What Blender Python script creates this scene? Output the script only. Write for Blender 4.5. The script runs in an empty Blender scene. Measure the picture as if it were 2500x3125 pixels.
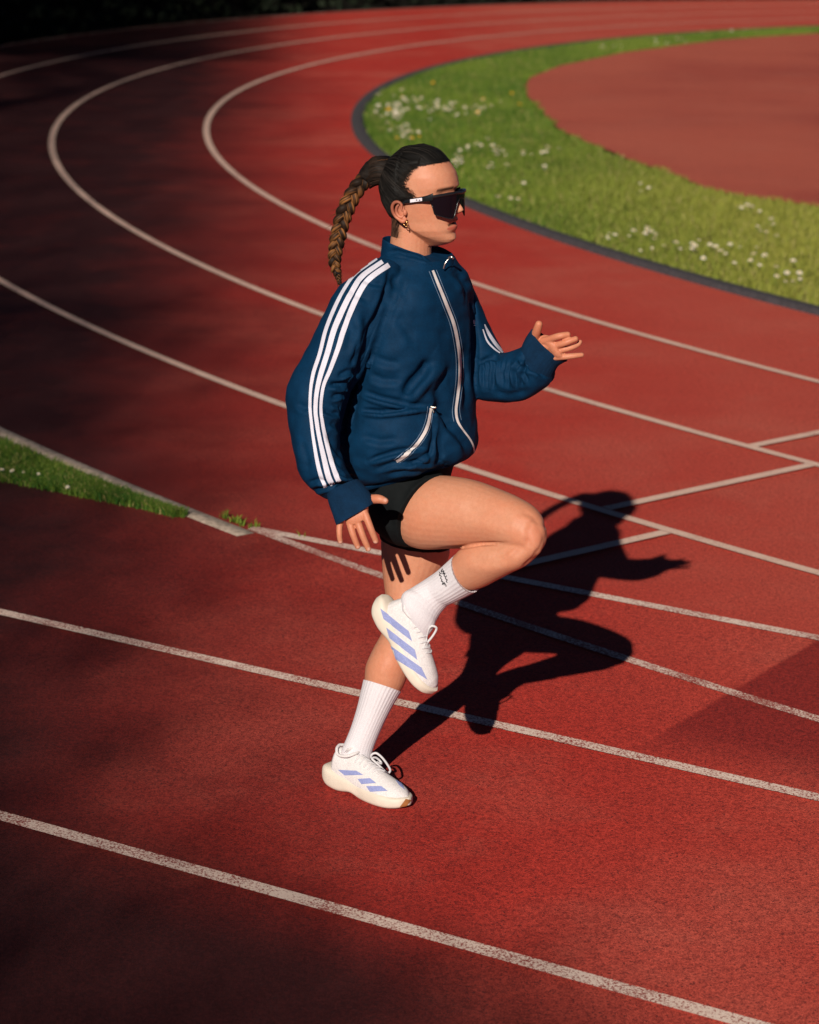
import bpy, bmesh, math, random
import numpy as np
from mathutils import Vector, Matrix, noise
from mathutils.bvhtree import BVHTree
random.seed(7); RNG = np.random.default_rng(11)
scene = bpy.context.scene
COL = scene.collection

# ------------------------------------------------------------------ camera
FPX, PIT, ROLL, CAMH = 7701.286, 0.2632923, 0.0293848, 2.4072481
CX, CY, R0 = 15.726159, 22.194661, 16.321319        # centre and inner radius of the bend
W0, H0 = 2500.0, 3125.0
_c, _s = math.cos(PIT), math.sin(PIT)
FW = np.array([0, _c, -_s]); _up = np.array([0, _s, _c]); _r = np.array([1.0, 0, 0])
RI = _r*math.cos(ROLL)+_up*math.sin(ROLL); UP = _up*math.cos(ROLL)-_r*math.sin(ROLL)
CAMP = np.array([0, 0, CAMH])
cam_d = bpy.data.cameras.new('camera'); cam = bpy.data.objects.new('camera', cam_d); COL.objects.link(cam)
M = Matrix(((RI[0], UP[0], -FW[0], 0), (RI[1], UP[1], -FW[1], 0), (RI[2], UP[2], -FW[2], CAMH), (0, 0, 0, 1)))
cam.matrix_world = M
cam_d.sensor_fit = 'VERTICAL'; cam_d.sensor_height = 36.0; cam_d.lens = FPX/H0*36.0
cam_d.clip_start = 0.05; cam_d.clip_end = 600
cam_d.dof.use_dof = True; cam_d.dof.focus_distance = 6.35; cam_d.dof.aperture_fstop = 4.5
scene.camera = cam

# ------------------------------------------------------------------ light
SUN = np.array([0.21544, 0.86203, -0.45879]); SUN /= np.linalg.norm(SUN)     # travel direction
world = bpy.data.worlds.new('World'); scene.world = world; world.use_nodes = True
nt = world.node_tree; nt.nodes.clear()
sky = nt.nodes.new('ShaderNodeTexSky'); sky.sky_type = 'NISHITA'; sky.sun_disc = False
sky.sun_elevation = math.asin(-SUN[2]); sky.sun_rotation = math.atan2(-SUN[0], -SUN[1])
sky.altitude = 800; sky.air_density = 0.2; sky.dust_density = 0.0
bg = nt.nodes.new('ShaderNodeBackground'); bg.inputs[1].default_value = 0.05
wo = nt.nodes.new('ShaderNodeOutputWorld')
nt.links.new(sky.outputs[0], bg.inputs[0]); nt.links.new(bg.outputs[0], wo.inputs[0])
sl = bpy.data.lights.new('sun', 'SUN'); sl.energy = 5.0; sl.angle = math.radians(0.5); sl.color = (1.0, 0.92, 0.80)
so = bpy.data.objects.new('sun', sl); COL.objects.link(so)
so.rotation_euler = Vector(SUN).to_track_quat('-Z', 'Y').to_euler()
scene.view_settings.view_transform = 'Standard'; scene.view_settings.look = 'None'
scene.view_settings.exposure = 0.08; scene.view_settings.gamma = 1.0
scene.view_settings.use_curve_mapping = False
scene.cycles.max_bounces = 5; scene.cycles.transparent_max_bounces = 8

# ------------------------------------------------------------------ pixel <-> world helpers
Y0 = 6.17                                            # depth of the runner's standing foot
def ray(u, v):
    return FW + (u-W0/2)/FPX*RI - (v-H0/2)/FPX*UP
def P(u, v, dy=0.0):                                  # point seen at photo pixel (u, v), dy metres behind the foot
    d = ray(u, v); return CAMP + d*((Y0+dy)/d[1])
def G(u, v, z=0.0):
    d = ray(u, v); return CAMP + d*((CAMH-z)/-d[2])
def proj(V):
    q = np.asarray(V)-CAMP; z = q@FW
    return np.stack([W0/2+FPX*(q@RI)/z, H0/2-FPX*(q@UP)/z], -1)
def nrm(a):
    a = np.asarray(a, float); return a/(np.linalg.norm(a)+1e-12)

# ------------------------------------------------------------------ object helpers
def mesh_obj(name, V, F, mat=None, parent=None, smooth=True, **props):
    me = bpy.data.meshes.new(name)
    me.from_pydata([tuple(v) for v in np.asarray(V, float)], [], [tuple(f) for f in F])
    me.update()
    return link(name, me, mat, parent, smooth, **props)
def link(name, me, mat=None, parent=None, smooth=True, **props):
    if smooth and len(me.polygons): me.polygons.foreach_set('use_smooth', [True]*len(me.polygons))
    o = bpy.data.objects.new(name, me); COL.objects.link(o)
    if mat is not None:
        for m in (mat if isinstance(mat, (list, tuple)) else [mat]): me.materials.append(m)
    if parent is not None: o.parent = parent
    for k, v in props.items(): o[k] = v
    return o
def fast_mesh(name, V, F):                            # F: (n,3) or (n,4) array
    me = bpy.data.meshes.new(name); n, k = F.shape
    me.vertices.add(len(V)); me.vertices.foreach_set('co', np.asarray(V, np.float32).ravel())
    me.loops.add(n*k); me.loops.foreach_set('vertex_index', F.astype(np.int32).ravel())
    me.polygons.add(n); me.polygons.foreach_set('loop_start', np.arange(0, n*k, k, dtype=np.int32))
    me.update(calc_edges=True); me.validate(); return me
def empty(name, loc, **props):
    o = bpy.data.objects.new(name, None); COL.objects.link(o); o.location = loc
    o.empty_display_size = 0.1
    for k, v in props.items(): o[k] = v
    return o
def color_attr(me, name, C):
    a = me.color_attributes.new(name, 'FLOAT_COLOR', 'POINT')
    C = np.c_[C, np.ones(len(C))] if C.shape[1] == 3 else C
    a.data.foreach_set('color', C.astype(np.float32).ravel())

# ------------------------------------------------------------------ material helpers
class MB:
    def __init__(s, name):
        s.m = bpy.data.materials.new(name); s.m.use_nodes = True; s.t = s.m.node_tree; s.t.nodes.clear()
        s.b = s.n('ShaderNodeBsdfPrincipled'); o = s.n('ShaderNodeOutputMaterial'); s.l(s.b.outputs[0], o.inputs[0])
        s.geo = s.n('ShaderNodeNewGeometry')
    def n(s, t, **kw):
        x = s.t.nodes.new(t)
        for k, v in kw.items(): setattr(x, k, v)
        return x
    def l(s, a, b): s.t.links.new(a, b)
    def val(s, x, inp):
        if isinstance(x, (int, float)): inp.default_value = x
        elif isinstance(x, (tuple, list)): inp.default_value = (*x, 1.0) if len(x) == 3 and inp.type == 'RGBA' else x
        else: s.l(x, inp)
    def pos(s): return s.geo.outputs['Position']
    def noise(s, scale, detail=2, rough=0.5, vec=None, dist=0.0):
        x = s.n('ShaderNodeTexNoise'); x.inputs['Scale'].default_value = scale; x.inputs['Detail'].default_value = detail
        x.inputs['Roughness'].default_value = rough; x.inputs['Distortion'].default_value = dist
        s.l(vec if vec is not None else s.pos(), x.inputs['Vector']); return x.outputs['Fac']
    def voro(s, scale, vec=None, out='Distance'):
        x = s.n('ShaderNodeTexVoronoi'); x.inputs['Scale'].default_value = scale
        s.l(vec if vec is not None else s.pos(), x.inputs['Vector']); return x.outputs[out]
    def mapv(s, scale, rot=(0, 0, 0), loc=(0, 0, 0)):
        x = s.n('ShaderNodeMapping'); x.inputs['Scale'].default_value = scale; x.inputs['Rotation'].default_value = rot
        x.inputs['Location'].default_value = loc; s.l(s.pos(), x.inputs['Vector']); return x.outputs[0]
    def ramp(s, f, a, b, c0=0.0, c1=1.0):
        x = s.n('ShaderNodeMapRange', interpolation_type='SMOOTHSTEP'); s.val(f, x.inputs[0])
        for i, v in enumerate((a, b, c0, c1)): x.inputs[i+1].default_value = v
        return x.outputs[0]
    def math(s, op, a, b=0.0, c=0.0):
        x = s.n('ShaderNodeMath', operation=op); s.val(a, x.inputs[0]); s.val(b, x.inputs[1]); s.val(c, x.inputs[2]); return x.outputs[0]
    def mix(s, f, a, b, mode='MIX'):
        x = s.n('ShaderNodeMix', data_type='RGBA', blend_type=mode); s.val(f, x.inputs[0]); s.val(a, x.inputs[6]); s.val(b, x.inputs[7]); return x.outputs[2]
    def attr(s, name):
        x = s.n('ShaderNodeAttribute'); x.attribute_name = name; return x.outputs['Color']
    def bump(s, h, strength=0.3, dist=0.002):
        x = s.n('ShaderNodeBump'); x.inputs['Strength'].default_value = strength; x.inputs['Distance'].default_value = dist
        s.l(h, x.inputs['Height']); s.l(x.outputs[0], s.b.inputs['Normal'])
    def set(s, color=None, rough=None, **kw):
        if color is not None: s.val(color, s.b.inputs['Base Color'])
        if rough is not None: s.val(rough, s.b.inputs['Roughness'])
        for k, v in kw.items(): s.val(v, s.b.inputs[k])
        return s.m
def simple(name, c, rough=0.6, var=0.12, scale=60, bump=0.0, **kw):
    b = MB(name); f = b.noise(scale, 3)
    col = b.mix(b.ramp(f, 0.3, 0.7), tuple(x*(1-var) for x in c), tuple(min(1, x*(1+var)) for x in c))
    if bump: b.bump(b.noise(scale*6, 2), bump, 0.001)
    return b.set(col, rough, **kw)

# ---- track rubber: granules, wear tones, painted falloff and haze, one visible seam between two layings
def track_material(name, seam=False, pale=0.0):
    b = MB(name)
    gr = b.noise(330, 2, 0.7); vo = b.voro(260, out='Color')
    big = b.noise(0.35, 4, 0.55); mid = b.noise(2.3, 4, 0.6)
    sx = b.n('ShaderNodeSeparateXYZ'); b.l(b.pos(), sx.inputs[0]); X, Y = sx.outputs[0], sx.outputs[1]
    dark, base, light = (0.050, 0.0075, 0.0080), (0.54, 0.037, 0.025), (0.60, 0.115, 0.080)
    # shade falloff painted into the rubber colour, darkening it towards the left
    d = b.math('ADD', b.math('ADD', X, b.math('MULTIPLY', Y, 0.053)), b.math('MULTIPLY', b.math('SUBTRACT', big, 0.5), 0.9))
    falloff = b.math('ADD', b.ramp(d, -1.20, 0.95), b.math('MULTIPLY', b.math('SUBTRACT', mid, 0.5), 0.35))
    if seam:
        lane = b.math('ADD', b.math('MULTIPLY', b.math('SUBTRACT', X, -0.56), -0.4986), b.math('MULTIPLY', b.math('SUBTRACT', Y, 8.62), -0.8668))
        corner_shade = b.math('MULTIPLY', b.ramp(lane, 2.35, 2.95), b.ramp(b.math('ADD', X, b.math('MULTIPLY', b.math('SUBTRACT', big, 0.5), 0.8)), 1.05, -0.15))  # painted shade, deepest in the near left corner
        falloff = b.math('MULTIPLY', falloff, b.math('SUBTRACT', 1.0, b.math('MULTIPLY', corner_shade, 0.97)))
    c = b.mix(falloff, dark, base)
    lf = b.math('MULTIPLY', b.ramp(b.noise(0.9, 5, 0.6, vec=b.mapv((1, 1, 1), loc=(3.1, 9.2, 0))), 0.42, 0.75), b.math('MULTIPLY', falloff, 0.6))
    c = b.mix(lf, c, light)
    haze = b.math('MULTIPLY', b.ramp(b.math('ADD', X, b.math('MULTIPLY', b.math('SUBTRACT', big, 0.5), 1.6)), 0.1, 1.7), 0.38)  # light haze painted into the colour, growing towards the right
    c = b.mix(haze, c, (0.66, 0.150, 0.100))
    wear = b.noise(2.2, 5, 0.7)
    c = b.mix(b.math('MULTIPLY', b.math('MULTIPLY', b.ramp(wear, 0.50, 0.76), falloff), 0.16), c, (0.62, 0.20, 0.14))
    scuff = b.noise(1.6, 6, 0.75, dist=0.6)
    c = b.mix(b.math('MULTIPLY', b.ramp(scuff, 0.64, 0.74), 0.30), c, (0.16, 0.025, 0.02))
    if pale: c = b.mix(b.math('MULTIPLY', b.ramp(b.noise(0.28, 3, 0.5), 0.30, 0.62), pale), b.mix(1.0, c, (.70, .85, .9), 'MULTIPLY'), (0.62, 0.135, 0.085))
    if seam:
        # straight joint through (0.62,6.47) and (1.26,7.48): the surface to the right of it was laid darker
        s_ = b.math('SUBTRACT', b.math('MULTIPLY', b.math('SUBTRACT', X, 0.62), 0.8447), b.math('MULTIPLY', b.math('SUBTRACT', Y, 6.47), 0.5352))
        far = b.math('ADD', b.math('MULTIPLY', X, 0.4986), b.math('MULTIPLY', Y, 0.8668))
        k = b.math('MULTIPLY', b.ramp(s_, -0.012, 0.012), b.ramp(far, 5.85, 6.25))
        c = b.mix(b.math('MULTIPLY', k, 0.92), c, (0.30, 0.022, 0.018))
    gr2 = b.math('ADD', b.math('ADD', b.math('MULTIPLY', gr, 0.45), b.math('MULTIPLY', b.noise(150, 2, 0.6), 0.30)), b.math('MULTIPLY', b.noise(62, 3, 0.75), 0.25))
    c = b.mix(b.ramp(gr2, 0.38, 0.62), b.mix(1.0, c, (0.42, 0.40, 0.45), 'MULTIPLY'), b.mix(1.0, c, (1.22, 1.35, 1.3), 'MULTIPLY'))
    sp = b.n('ShaderNodeSeparateColor'); b.l(vo, sp.inputs[0])
    c = b.mix(b.math('MULTIPLY', b.ramp(sp.outputs[0], 0.9, 0.98), 0.7), c, (0.03, 0.01, 0.012))
    b.bump(b.math('ADD', gr, b.math('MULTIPLY', mid, 0.3)), 0.5, 0.004)
    return b.set(c, 0.85, **{'Specular IOR Level': 0.2})
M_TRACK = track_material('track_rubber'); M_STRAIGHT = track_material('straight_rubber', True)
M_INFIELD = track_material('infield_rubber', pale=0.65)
def paint_material(name, worn, lo=(0.74, 0.55, 0.46), hi=(0.86, 0.68, 0.59)):
    b = MB(name); a = b.noise(170, 3, 0.75); g = b.noise(5, 3, 0.6)
    t = b.math('ADD', a, b.math('MULTIPLY', b.math('SUBTRACT', g, 0.5), 0.35))
    c = b.mix(b.ramp(t, worn-0.03, worn+0.06), (0.30, 0.06, 0.045), b.mix(b.noise(14, 3), lo, hi))
    b.bump(a, 0.4, 0.003)
    return b.set(c, 0.7)
M_PAINT = paint_material('lane_paint', 0.36, (0.66, 0.43, 0.34), (0.78, 0.55, 0.45)); M_PAINT_WORN = paint_material('worn_lane_paint', 0.445)
M_PAINT_FADED = paint_material('faded_lane_paint', 0.51)
M_SOIL = simple('grass_soil', (0.06, 0.065, 0.022), 0.95, 0.4, 30, **{'Specular IOR Level': 0.1})
M_DARKSOIL = simple('bare_soil', (0.014, 0.013, 0.011), 0.98, 0.4, 12, **{'Specular IOR Level': 0.0})
M_KERB = simple('kerb_rubber', (0.040, 0.034, 0.040), 0.9, 0.3, 40, 0.3)
M_CONC = simple('concrete_edging', (0.44, 0.34, 0.27), 0.9, 0.3, 45, 0.5)

# ------------------------------------------------------------------ SETTING
SD = nrm(np.array([0.8620, -0.5069])); SN = np.array([SD[1], -SD[0]])     # sprint straight: direction, normal to the camera side
SP = np.array([-0.56, 8.62])
def ring(name, r0, r1, z, mat, a0, a1, n=260, h=0.0, **props):
    A = np.linspace(math.radians(a0), math.radians(a1), n); c, s = np.cos(A), np.sin(A); V = []; F = []
    prof = [(r0, z), (r1, z)] if not h else [(r0, z), (r0, z+h-0.01), (r0+0.01, z+h), (r1-0.01, z+h), (r1, z+h-0.01), (r1, z)]
    k = len(prof)
    for i in range(n):
        for (r, zz) in prof: V.append((CX+r*c[i], CY+r*s[i], zz))
    for i in range(n-1):
        for j in range(k-1): F.append((i*k+j, (i+1)*k+j, (i+1)*k+j+1, i*k+j+1))
    me_o = mesh_obj(name, V, [f[::-1] for f in F], mat, smooth=bool(h), **props)
    return me_o
def strip(name, pts, w, z, mat, **props):
    pts = np.asarray(pts, float); V = []; F = []
    for i, p in enumerate(pts):
        t = nrm(pts[min(i+1, len(pts)-1)]-pts[max(i-1, 0)]); n = np.array([-t[1], t[0]])
        V += [(*(p+n*w/2), z), (*(p-n*w/2), z)]
        if i: F.append((2*i-2, 2*i-1, 2*i+1, 2*i))
    return mesh_obj(name, V, F, mat, smooth=False, **props)
ST = dict(kind='structure')
mesh_obj('ground', [(-250, -250, -0.05), (250, -250, -0.05), (250, 300, -0.05), (-250, 300, -0.05)], [(0, 1, 2, 3)], M_DARKSOIL, smooth=False, **ST)
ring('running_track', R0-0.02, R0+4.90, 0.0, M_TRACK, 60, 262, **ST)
a = SP-SD*45; b_ = SP+SD*30
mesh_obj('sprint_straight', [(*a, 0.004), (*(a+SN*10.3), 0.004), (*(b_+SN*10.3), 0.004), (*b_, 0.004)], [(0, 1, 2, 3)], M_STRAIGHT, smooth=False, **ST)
A_ = [math.radians(x) for x in np.linspace(40, 320, 200)]
mesh_obj('grass_soil', [(CX+(R0-0.05)*math.cos(t), CY+(R0-0.05)*math.sin(t), -0.006) for t in A_], [tuple(range(len(A_)))], M_SOIL, smooth=False, **ST)
for k in range(1, 4): ring('lane_line', R0+1.22*k-0.025, R0+1.22*k+0.025, 0.008, M_PAINT, 60, 262, **ST)
ring('lane_line', R0+4.88-0.025, R0+4.88+0.02, 0.008, M_PAINT_FADED, 219.9, 262, n=80, **ST)
ring('lane_line', R0+4.855, R0+4.895, 0.006, M_PAINT_FADED, 60, 200, **ST)
ring('kerb', R0-0.095, R0+0.012, -0.03, M_KERB, 60, 262, h=0.06, **ST)
def soff(d): return SP+SN*d
for d, m_ in ((0.0, M_PAINT_WORN), (1.285, M_PAINT_WORN), (2.59, M_PAINT_WORN), (3.88, M_PAINT_WORN), (5.17, M_PAINT_WORN)):
    t = np.linspace(0.0 if d == 0 else -40, 30, 60)
    strip('lane_line', [soff(d)+SD*x for x in t], 0.05, 0.010 if d else 0.009, m_, **ST)
for o0, o1, th in ((1.22, 2.44, 0.50), (2.44, 3.66, 0.145), (3.66, 4.88, -0.21)):   # staggered start marks across single lanes
    n_ = np.array([-0.74682, -0.66502]); t_ = np.array([0.66502, -0.74682]); c_ = np.array([CX, CY])
    strip('start_line', [c_+n_*(R0+o0+0.03)-t_*th, c_+n_*(R0+o1-0.03)-t_*th], 0.05, 0.009, M_PAINT, **ST)
inf = [(2500, 105), (2200, 125), (1900, 165), (1710, 205), (1620, 240), (1600, 270), (1610, 300), (1640, 330), (1680, 375), (1720, 410), (1790, 440), (1870, 470), (1930, 500), (2000, 520), (2070, 545), (2150, 580), (2220, 598), (2300, 610), (2400, 625), (2500, 640)]
ip = [G(*q)[:2] for q in inf]; ip = [ip[0]+np.array([6, 1.2])]+ip+[ip[-1]+np.array([6, -1.5])]+[np.array([14, 16.0]), np.array([14, 30.0])]
INF = np.array(ip)
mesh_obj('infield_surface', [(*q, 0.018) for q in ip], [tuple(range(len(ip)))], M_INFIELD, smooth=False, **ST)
# wedge of grass between the bend and the straight, with its concrete edging
wp = []
for t in np.linspace(0.0, 9, 40): wp.append(SP-SD*t)
arc = [math.radians(x) for x in np.linspace(221.0-0.0, 190, 40)]
WEDGE_A = [np.array([CX+(R0+4.98)*math.cos(t), CY+(R0+4.98)*math.sin(t)]) for t in arc]
mesh_obj('grass_soil', [(*q, -0.012) for q in (wp+WEDGE_A[::-1])], [tuple(range(80))], M_SOIL, smooth=False, **ST)
ring('concrete_edging', R0+4.89, R0+4.985, -0.03, M_CONC, 190, 219.95, n=80, h=0.035, **ST)
mesh_obj('outer_verge', [(CX+r*math.cos(t), CY+r*math.sin(t), -0.03) for t in np.radians(np.linspace(60, 200, 90)) for r in (R0+4.9, R0+16)],
         [(2*i, 2*i+1, 2*i+3, 2*i+2) for i in range(89)], M_DARKSOIL, smooth=False, **ST)

# unseen trees added to darken the track's left side, and the dark hedge beyond the bend
b = MB('added_tree_leaf'); M_LEAF = b.set(b.mix(b.noise(3, 3), (0.035, 0.065, 0.014), (0.07, 0.11, 0.025)), 0.6)
b = MB('hedge_leaf'); M_HLEAF = b.set(b.mix(b.noise(2, 3), (0.006, 0.010, 0.007), (0.016, 0.021, 0.010)), 0.8, **{'Specular IOR Level': 0.1})
M_BARK = simple('added_tree_bark', (0.10, 0.075, 0.055), 0.95, 0.4, 8, 0.6)
def leaves(name, C, size, mat, parent=None, **props):
    n = len(C); a1 = RNG.normal(size=(n, 3)); a1 /= np.linalg.norm(a1, axis=1)[:, None]; a2 = np.cross(a1, RNG.normal(size=(n, 3))); a2 /= np.linalg.norm(a2, axis=1)[:, None]
    sz = (size*RNG.uniform(.6, 1.3, n))[:, None]; V = np.stack([C-a1*sz, C+a2*sz*.6, C+a1*sz, C-a2*sz*.6], 1).reshape(-1, 3)
    return link(name, fast_mesh(name, V, np.arange(n*4).reshape(n, 4)), mat, parent, False, **props)
def limb(pts, rad, ns=10):
    pts = np.array(pts, float); V = []; n = len(pts)
    for i in range(n):
        t = nrm(pts[min(i+1, n-1)]-pts[max(i-1, 0)]); x = nrm(np.cross(t, (0.3, 1, 0.1))); y = np.cross(t, x)
        for k in range(ns): V.append(pts[i]+rad[i]*(math.cos(2*math.pi*k/ns)*x+math.sin(2*math.pi*k/ns)*y))
    return V, [(i*ns+j, i*ns+(j+1) % ns, (i+1)*ns+(j+1) % ns, (i+1)*ns+j) for i in range(n-1) for j in range(ns)]
YT = -14.0
def added_shade_tree(zlo, zhi, tx, n, label):
    """crown that thins out towards its right-hand edge"""
    root = empty('blocker', (tx, YT, 0), label=label, category='blocker'); z = RNG.uniform(zlo, zhi, n*4); x0 = RNG.random(n*4)
    xb = -5.45-.57*(z-10.86)+np.interp(z, [9.5, 10.2, 10.7], [.95, .75, 0.0])
    w = np.interp(z, [zlo, zlo+1.2, (zlo+zhi)/2, zhi-1.5, zhi], [3.5, 5.0, 5.5, 4.5, 2.5]); d = x0*w
    keep = RNG.random(n*4) < np.clip((d+.35)/2.1, 0, 1)**1.3; z, xb, d = z[keep][:n], xb[keep][:n], d[keep][:n]
    C = np.c_[xb-d+.5*RNG.normal(size=len(z))*.4, YT+1.6*RNG.normal(size=len(z)), z]; C[:, 2] += (C[:, 1]-YT)*-.532; C[:, 0] += (C[:, 1]-YT)*.25
    leaves('added_tree_crown', C-np.array([tx, YT, 0]), .036, M_LEAF, root)
    pts = [(0, 0, -.05), (.1, .1, zlo*.5), (.3, 0, zlo), (.5, .1, (zlo+zhi)/2), (.6, 0, zhi-1)]; v, f = limb(pts, [.45, .36, .30, .18, .04])
    V, F = list(v), list(f)
    for i in range(9):
        zz = zlo+(zhi-zlo)*(i+.5)/10; e = np.array([(-5.45-.57*(zz+1.5-10.86))-RNG.uniform(3.4, 4.4)-tx, RNG.uniform(-1.5, 1.5), zz+1.5])
        v, f = limb([(.4, 0, zz), tuple((np.array([.4, 0, zz])+e)/2+np.array([0, 0, .25])), tuple(e)], [.10, .06, .015], 6); o_ = len(V); V += v; F += [tuple(q+o_ for q in x) for x in f]
    mesh_obj('added_tree_trunk', V, F, M_BARK, root)
added_shade_tree(9.2, 14.4, -9.6, 30000, 'broadleaf tree added out of view to shade the track, with a thin right side')
added_shade_tree(14.4, 21.8, -13.2, 31000, 'tall broadleaf tree added out of view to shade the track, with bare lower trunk')
added_shade_tree(21.8, 28.0, -17.0, 70000, 'tallest broadleaf tree added out of view to shade the verge and hedge')
hr = empty('hedge', (CX+(R0+6)*math.cos(math.radians(150)), CY+(R0+6)*math.sin(math.radians(150)), 0), label='dark clipped hedge behind the outer edge of the bend', category='hedge')
n_ = 60000; ha = np.radians(RNG.uniform(98, 196, n_)); hr_ = R0+5.25+RNG.random(n_)**1.6*1.6; hz = RNG.random(n_)**.8*2.2
hc_ = np.c_[CX+hr_*np.cos(ha), CY+hr_*np.sin(ha), hz]-np.array(hr.location)
leaves('foliage', hc_, .07, M_HLEAF, hr)
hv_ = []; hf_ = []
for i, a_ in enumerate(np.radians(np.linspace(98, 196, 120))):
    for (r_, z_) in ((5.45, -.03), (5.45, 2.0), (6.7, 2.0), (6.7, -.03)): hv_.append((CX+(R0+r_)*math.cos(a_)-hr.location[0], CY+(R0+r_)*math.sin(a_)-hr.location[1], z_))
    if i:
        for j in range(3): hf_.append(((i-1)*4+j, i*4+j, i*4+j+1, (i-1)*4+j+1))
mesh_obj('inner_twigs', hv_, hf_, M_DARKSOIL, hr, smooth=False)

# grass blades
def in_poly(pts, poly):
    x, y = pts[:, 0], pts[:, 1]; ins = np.zeros(len(pts), bool); n = len(poly); j = n-1
    for i in range(n):
        xi, yi = poly[i]; xj, yj = poly[j]
        c = ((yi > y) != (yj > y)) & (x < (xj-xi)*(y-yi)/(yj-yi+1e-12)+xi); ins ^= c; j = i
    return ins
b = MB('grass_blade'); cA = b.attr('tint')
M_GRASS = b.set(cA, 0.65, **{'Specular IOR Level': 0.12})
def vnoise(pts, s, seed=0.0):
    return np.array([noise.noise((p[0]*s+seed, p[1]*s-seed, seed)) for p in pts])
def grass(name, pts, hmin, hmax, wd, tone, **props):
    n = len(pts); h = RNG.uniform(hmin, hmax, n); yaw = RNG.uniform(0, 2*np.pi, n); lean = RNG.uniform(0.1, 0.9, n)*h
    dx, dy = np.cos(yaw), np.sin(yaw); w = RNG.uniform(0.6, 1.3, n)*wd; la = RNG.uniform(0, 2*np.pi, n)
    lx, ly = np.cos(la)*lean, np.sin(la)*lean
    V = np.zeros((n, 5, 3)); x, y = pts[:, 0], pts[:, 1]
    V[:, 0] = np.c_[x-dx*w, y-dy*w, np.full(n, -0.012)]; V[:, 1] = np.c_[x+dx*w, y+dy*w, np.full(n, -0.012)]
    V[:, 2] = np.c_[x+lx*.4+dx*w*.8, y+ly*.4+dy*w*.8, h*.6]; V[:, 3] = np.c_[x+lx*.4-dx*w*.8, y+ly*.4-dy*w*.8, h*.6]
    V[:, 4] = np.c_[x+lx, y+ly, h]
    base = np.arange(n)[:, None]*5
    F = np.concatenate([base+np.array([[0, 1, 2]]), base+np.array([[0, 2, 3]]), base+np.array([[3, 2, 4]])])
    me = fast_mesh(name, V.reshape(-1, 3), F)
    g = vnoise(pts[:: max(1, n//6000)], 1.6, 2.0)
    idx = np.minimum(np.arange(n)//max(1, n//6000), len(g)-1)
    k = np.clip(0.5+tone(pts)+RNG.normal(0, 0.22, n), 0, 1)[:, None]
    c = (1-k)*np.array([0.020, 0.075, 0.010])+k*np.array([0.155, 0.21, 0.026])
    yel = np.clip((pts[:, 0:1]-0.3)/2.2, 0, .85)*np.clip((22-pts[:, 1:2])/4, 0, 1)*RNG.uniform(.5, 1.2, (n, 1)); c = c*(1-yel)+yel*np.array([0.26, 0.25, 0.045])
    dry = (RNG.random(n) < 0.06)[:, None]; c = np.where(dry, np.array([0.32, 0.27, 0.10]), c)
    color_attr(me, 'tint', np.repeat(c, 5, 0))
    return link(name, me, M_GRASS, None, False, kind='stuff', **props)
def patch(pts, s, seed): # cheap smooth patchiness
    x, y = pts[:, 0]*s, pts[:, 1]*s
    return (np.sin(x*1.7+seed)+np.sin(y*1.3+2*seed+np.sin(x*.9))+np.sin((x+y)*.8+3*seed)+np.sin(2.3*x-1.9*y+seed))/4
N_ = 420000
rr = R0-0.10-RNG.random(N_)**1.0*3.4; aa = np.radians(RNG.uniform(128, 236, N_))
gp = np.c_[CX+rr*np.cos(aa), CY+rr*np.sin(aa)]
uvg = proj(np.c_[gp, np.zeros(len(gp))])
vis = (uvg[:, 0] > -80) & (uvg[:, 0] < 2650) & (uvg[:, 1] > -60) & (uvg[:, 1] < 1250)
edge = vnoise(gp[vis][:, :2], 3.0, 5.0)*0.10
gp = gp[vis]; ii = in_poly(gp+np.c_[edge, edge], INF); gp = gp[~ii]
grass('grass', gp, 0.02, 0.055, 0.0030, lambda p: 0.22*patch(p, 1.6, 1.0)+0.14*patch(p, 5.0, 4.0)+0.10*np.clip((p[:, 0]-0.5)/1.5, -1.2, 1.5),
      label='bright green grass strip with daisies inside the bend of the track')
N_ = 90000
t = RNG.uniform(0, 3.2, N_); q = RNG.random(N_)
wb = SP[None]-SD[None]*t[:, None]
ctr = np.array([CX, CY]); dv = wb-ctr; dl = np.linalg.norm(dv, axis=1); gapw = dl-(R0+5.005)
keep = gapw > -0.02
# move each point from the straight's edge towards the bend's edging
dirn = -(dv/dl[:, None]); wq = wb+dirn*(gapw*q)[:, None]+0.012*RNG.normal(size=(N_, 2)); wq = wq[keep]
wq = wq[(RNG.random(len(wq)) < np.clip((wq[:, 0]*-1-0.56)/0.22, 0.06, 1))]
tufts = [G(690, 1582)[:2], G(722, 1594)[:2], G(742, 1603)[:2], G(775, 1614)[:2], G(930, 1643)[:2]]
wq = np.concatenate([wq]+[q_[None]+RNG.normal(0, .009, (k_, 2)) for q_, k_ in zip(tufts, (26, 30, 22, 26, 5))])
grass('grass', wq, 0.010, 0.038, 0.0026, lambda p: -0.16+0.2*patch(p, 6.0, 2.0)+0.3*np.clip((p[:, 0]+1.05)/0.4, 0, 1),
      label='dark green wedge of grass between the bend and the straight')

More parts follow.
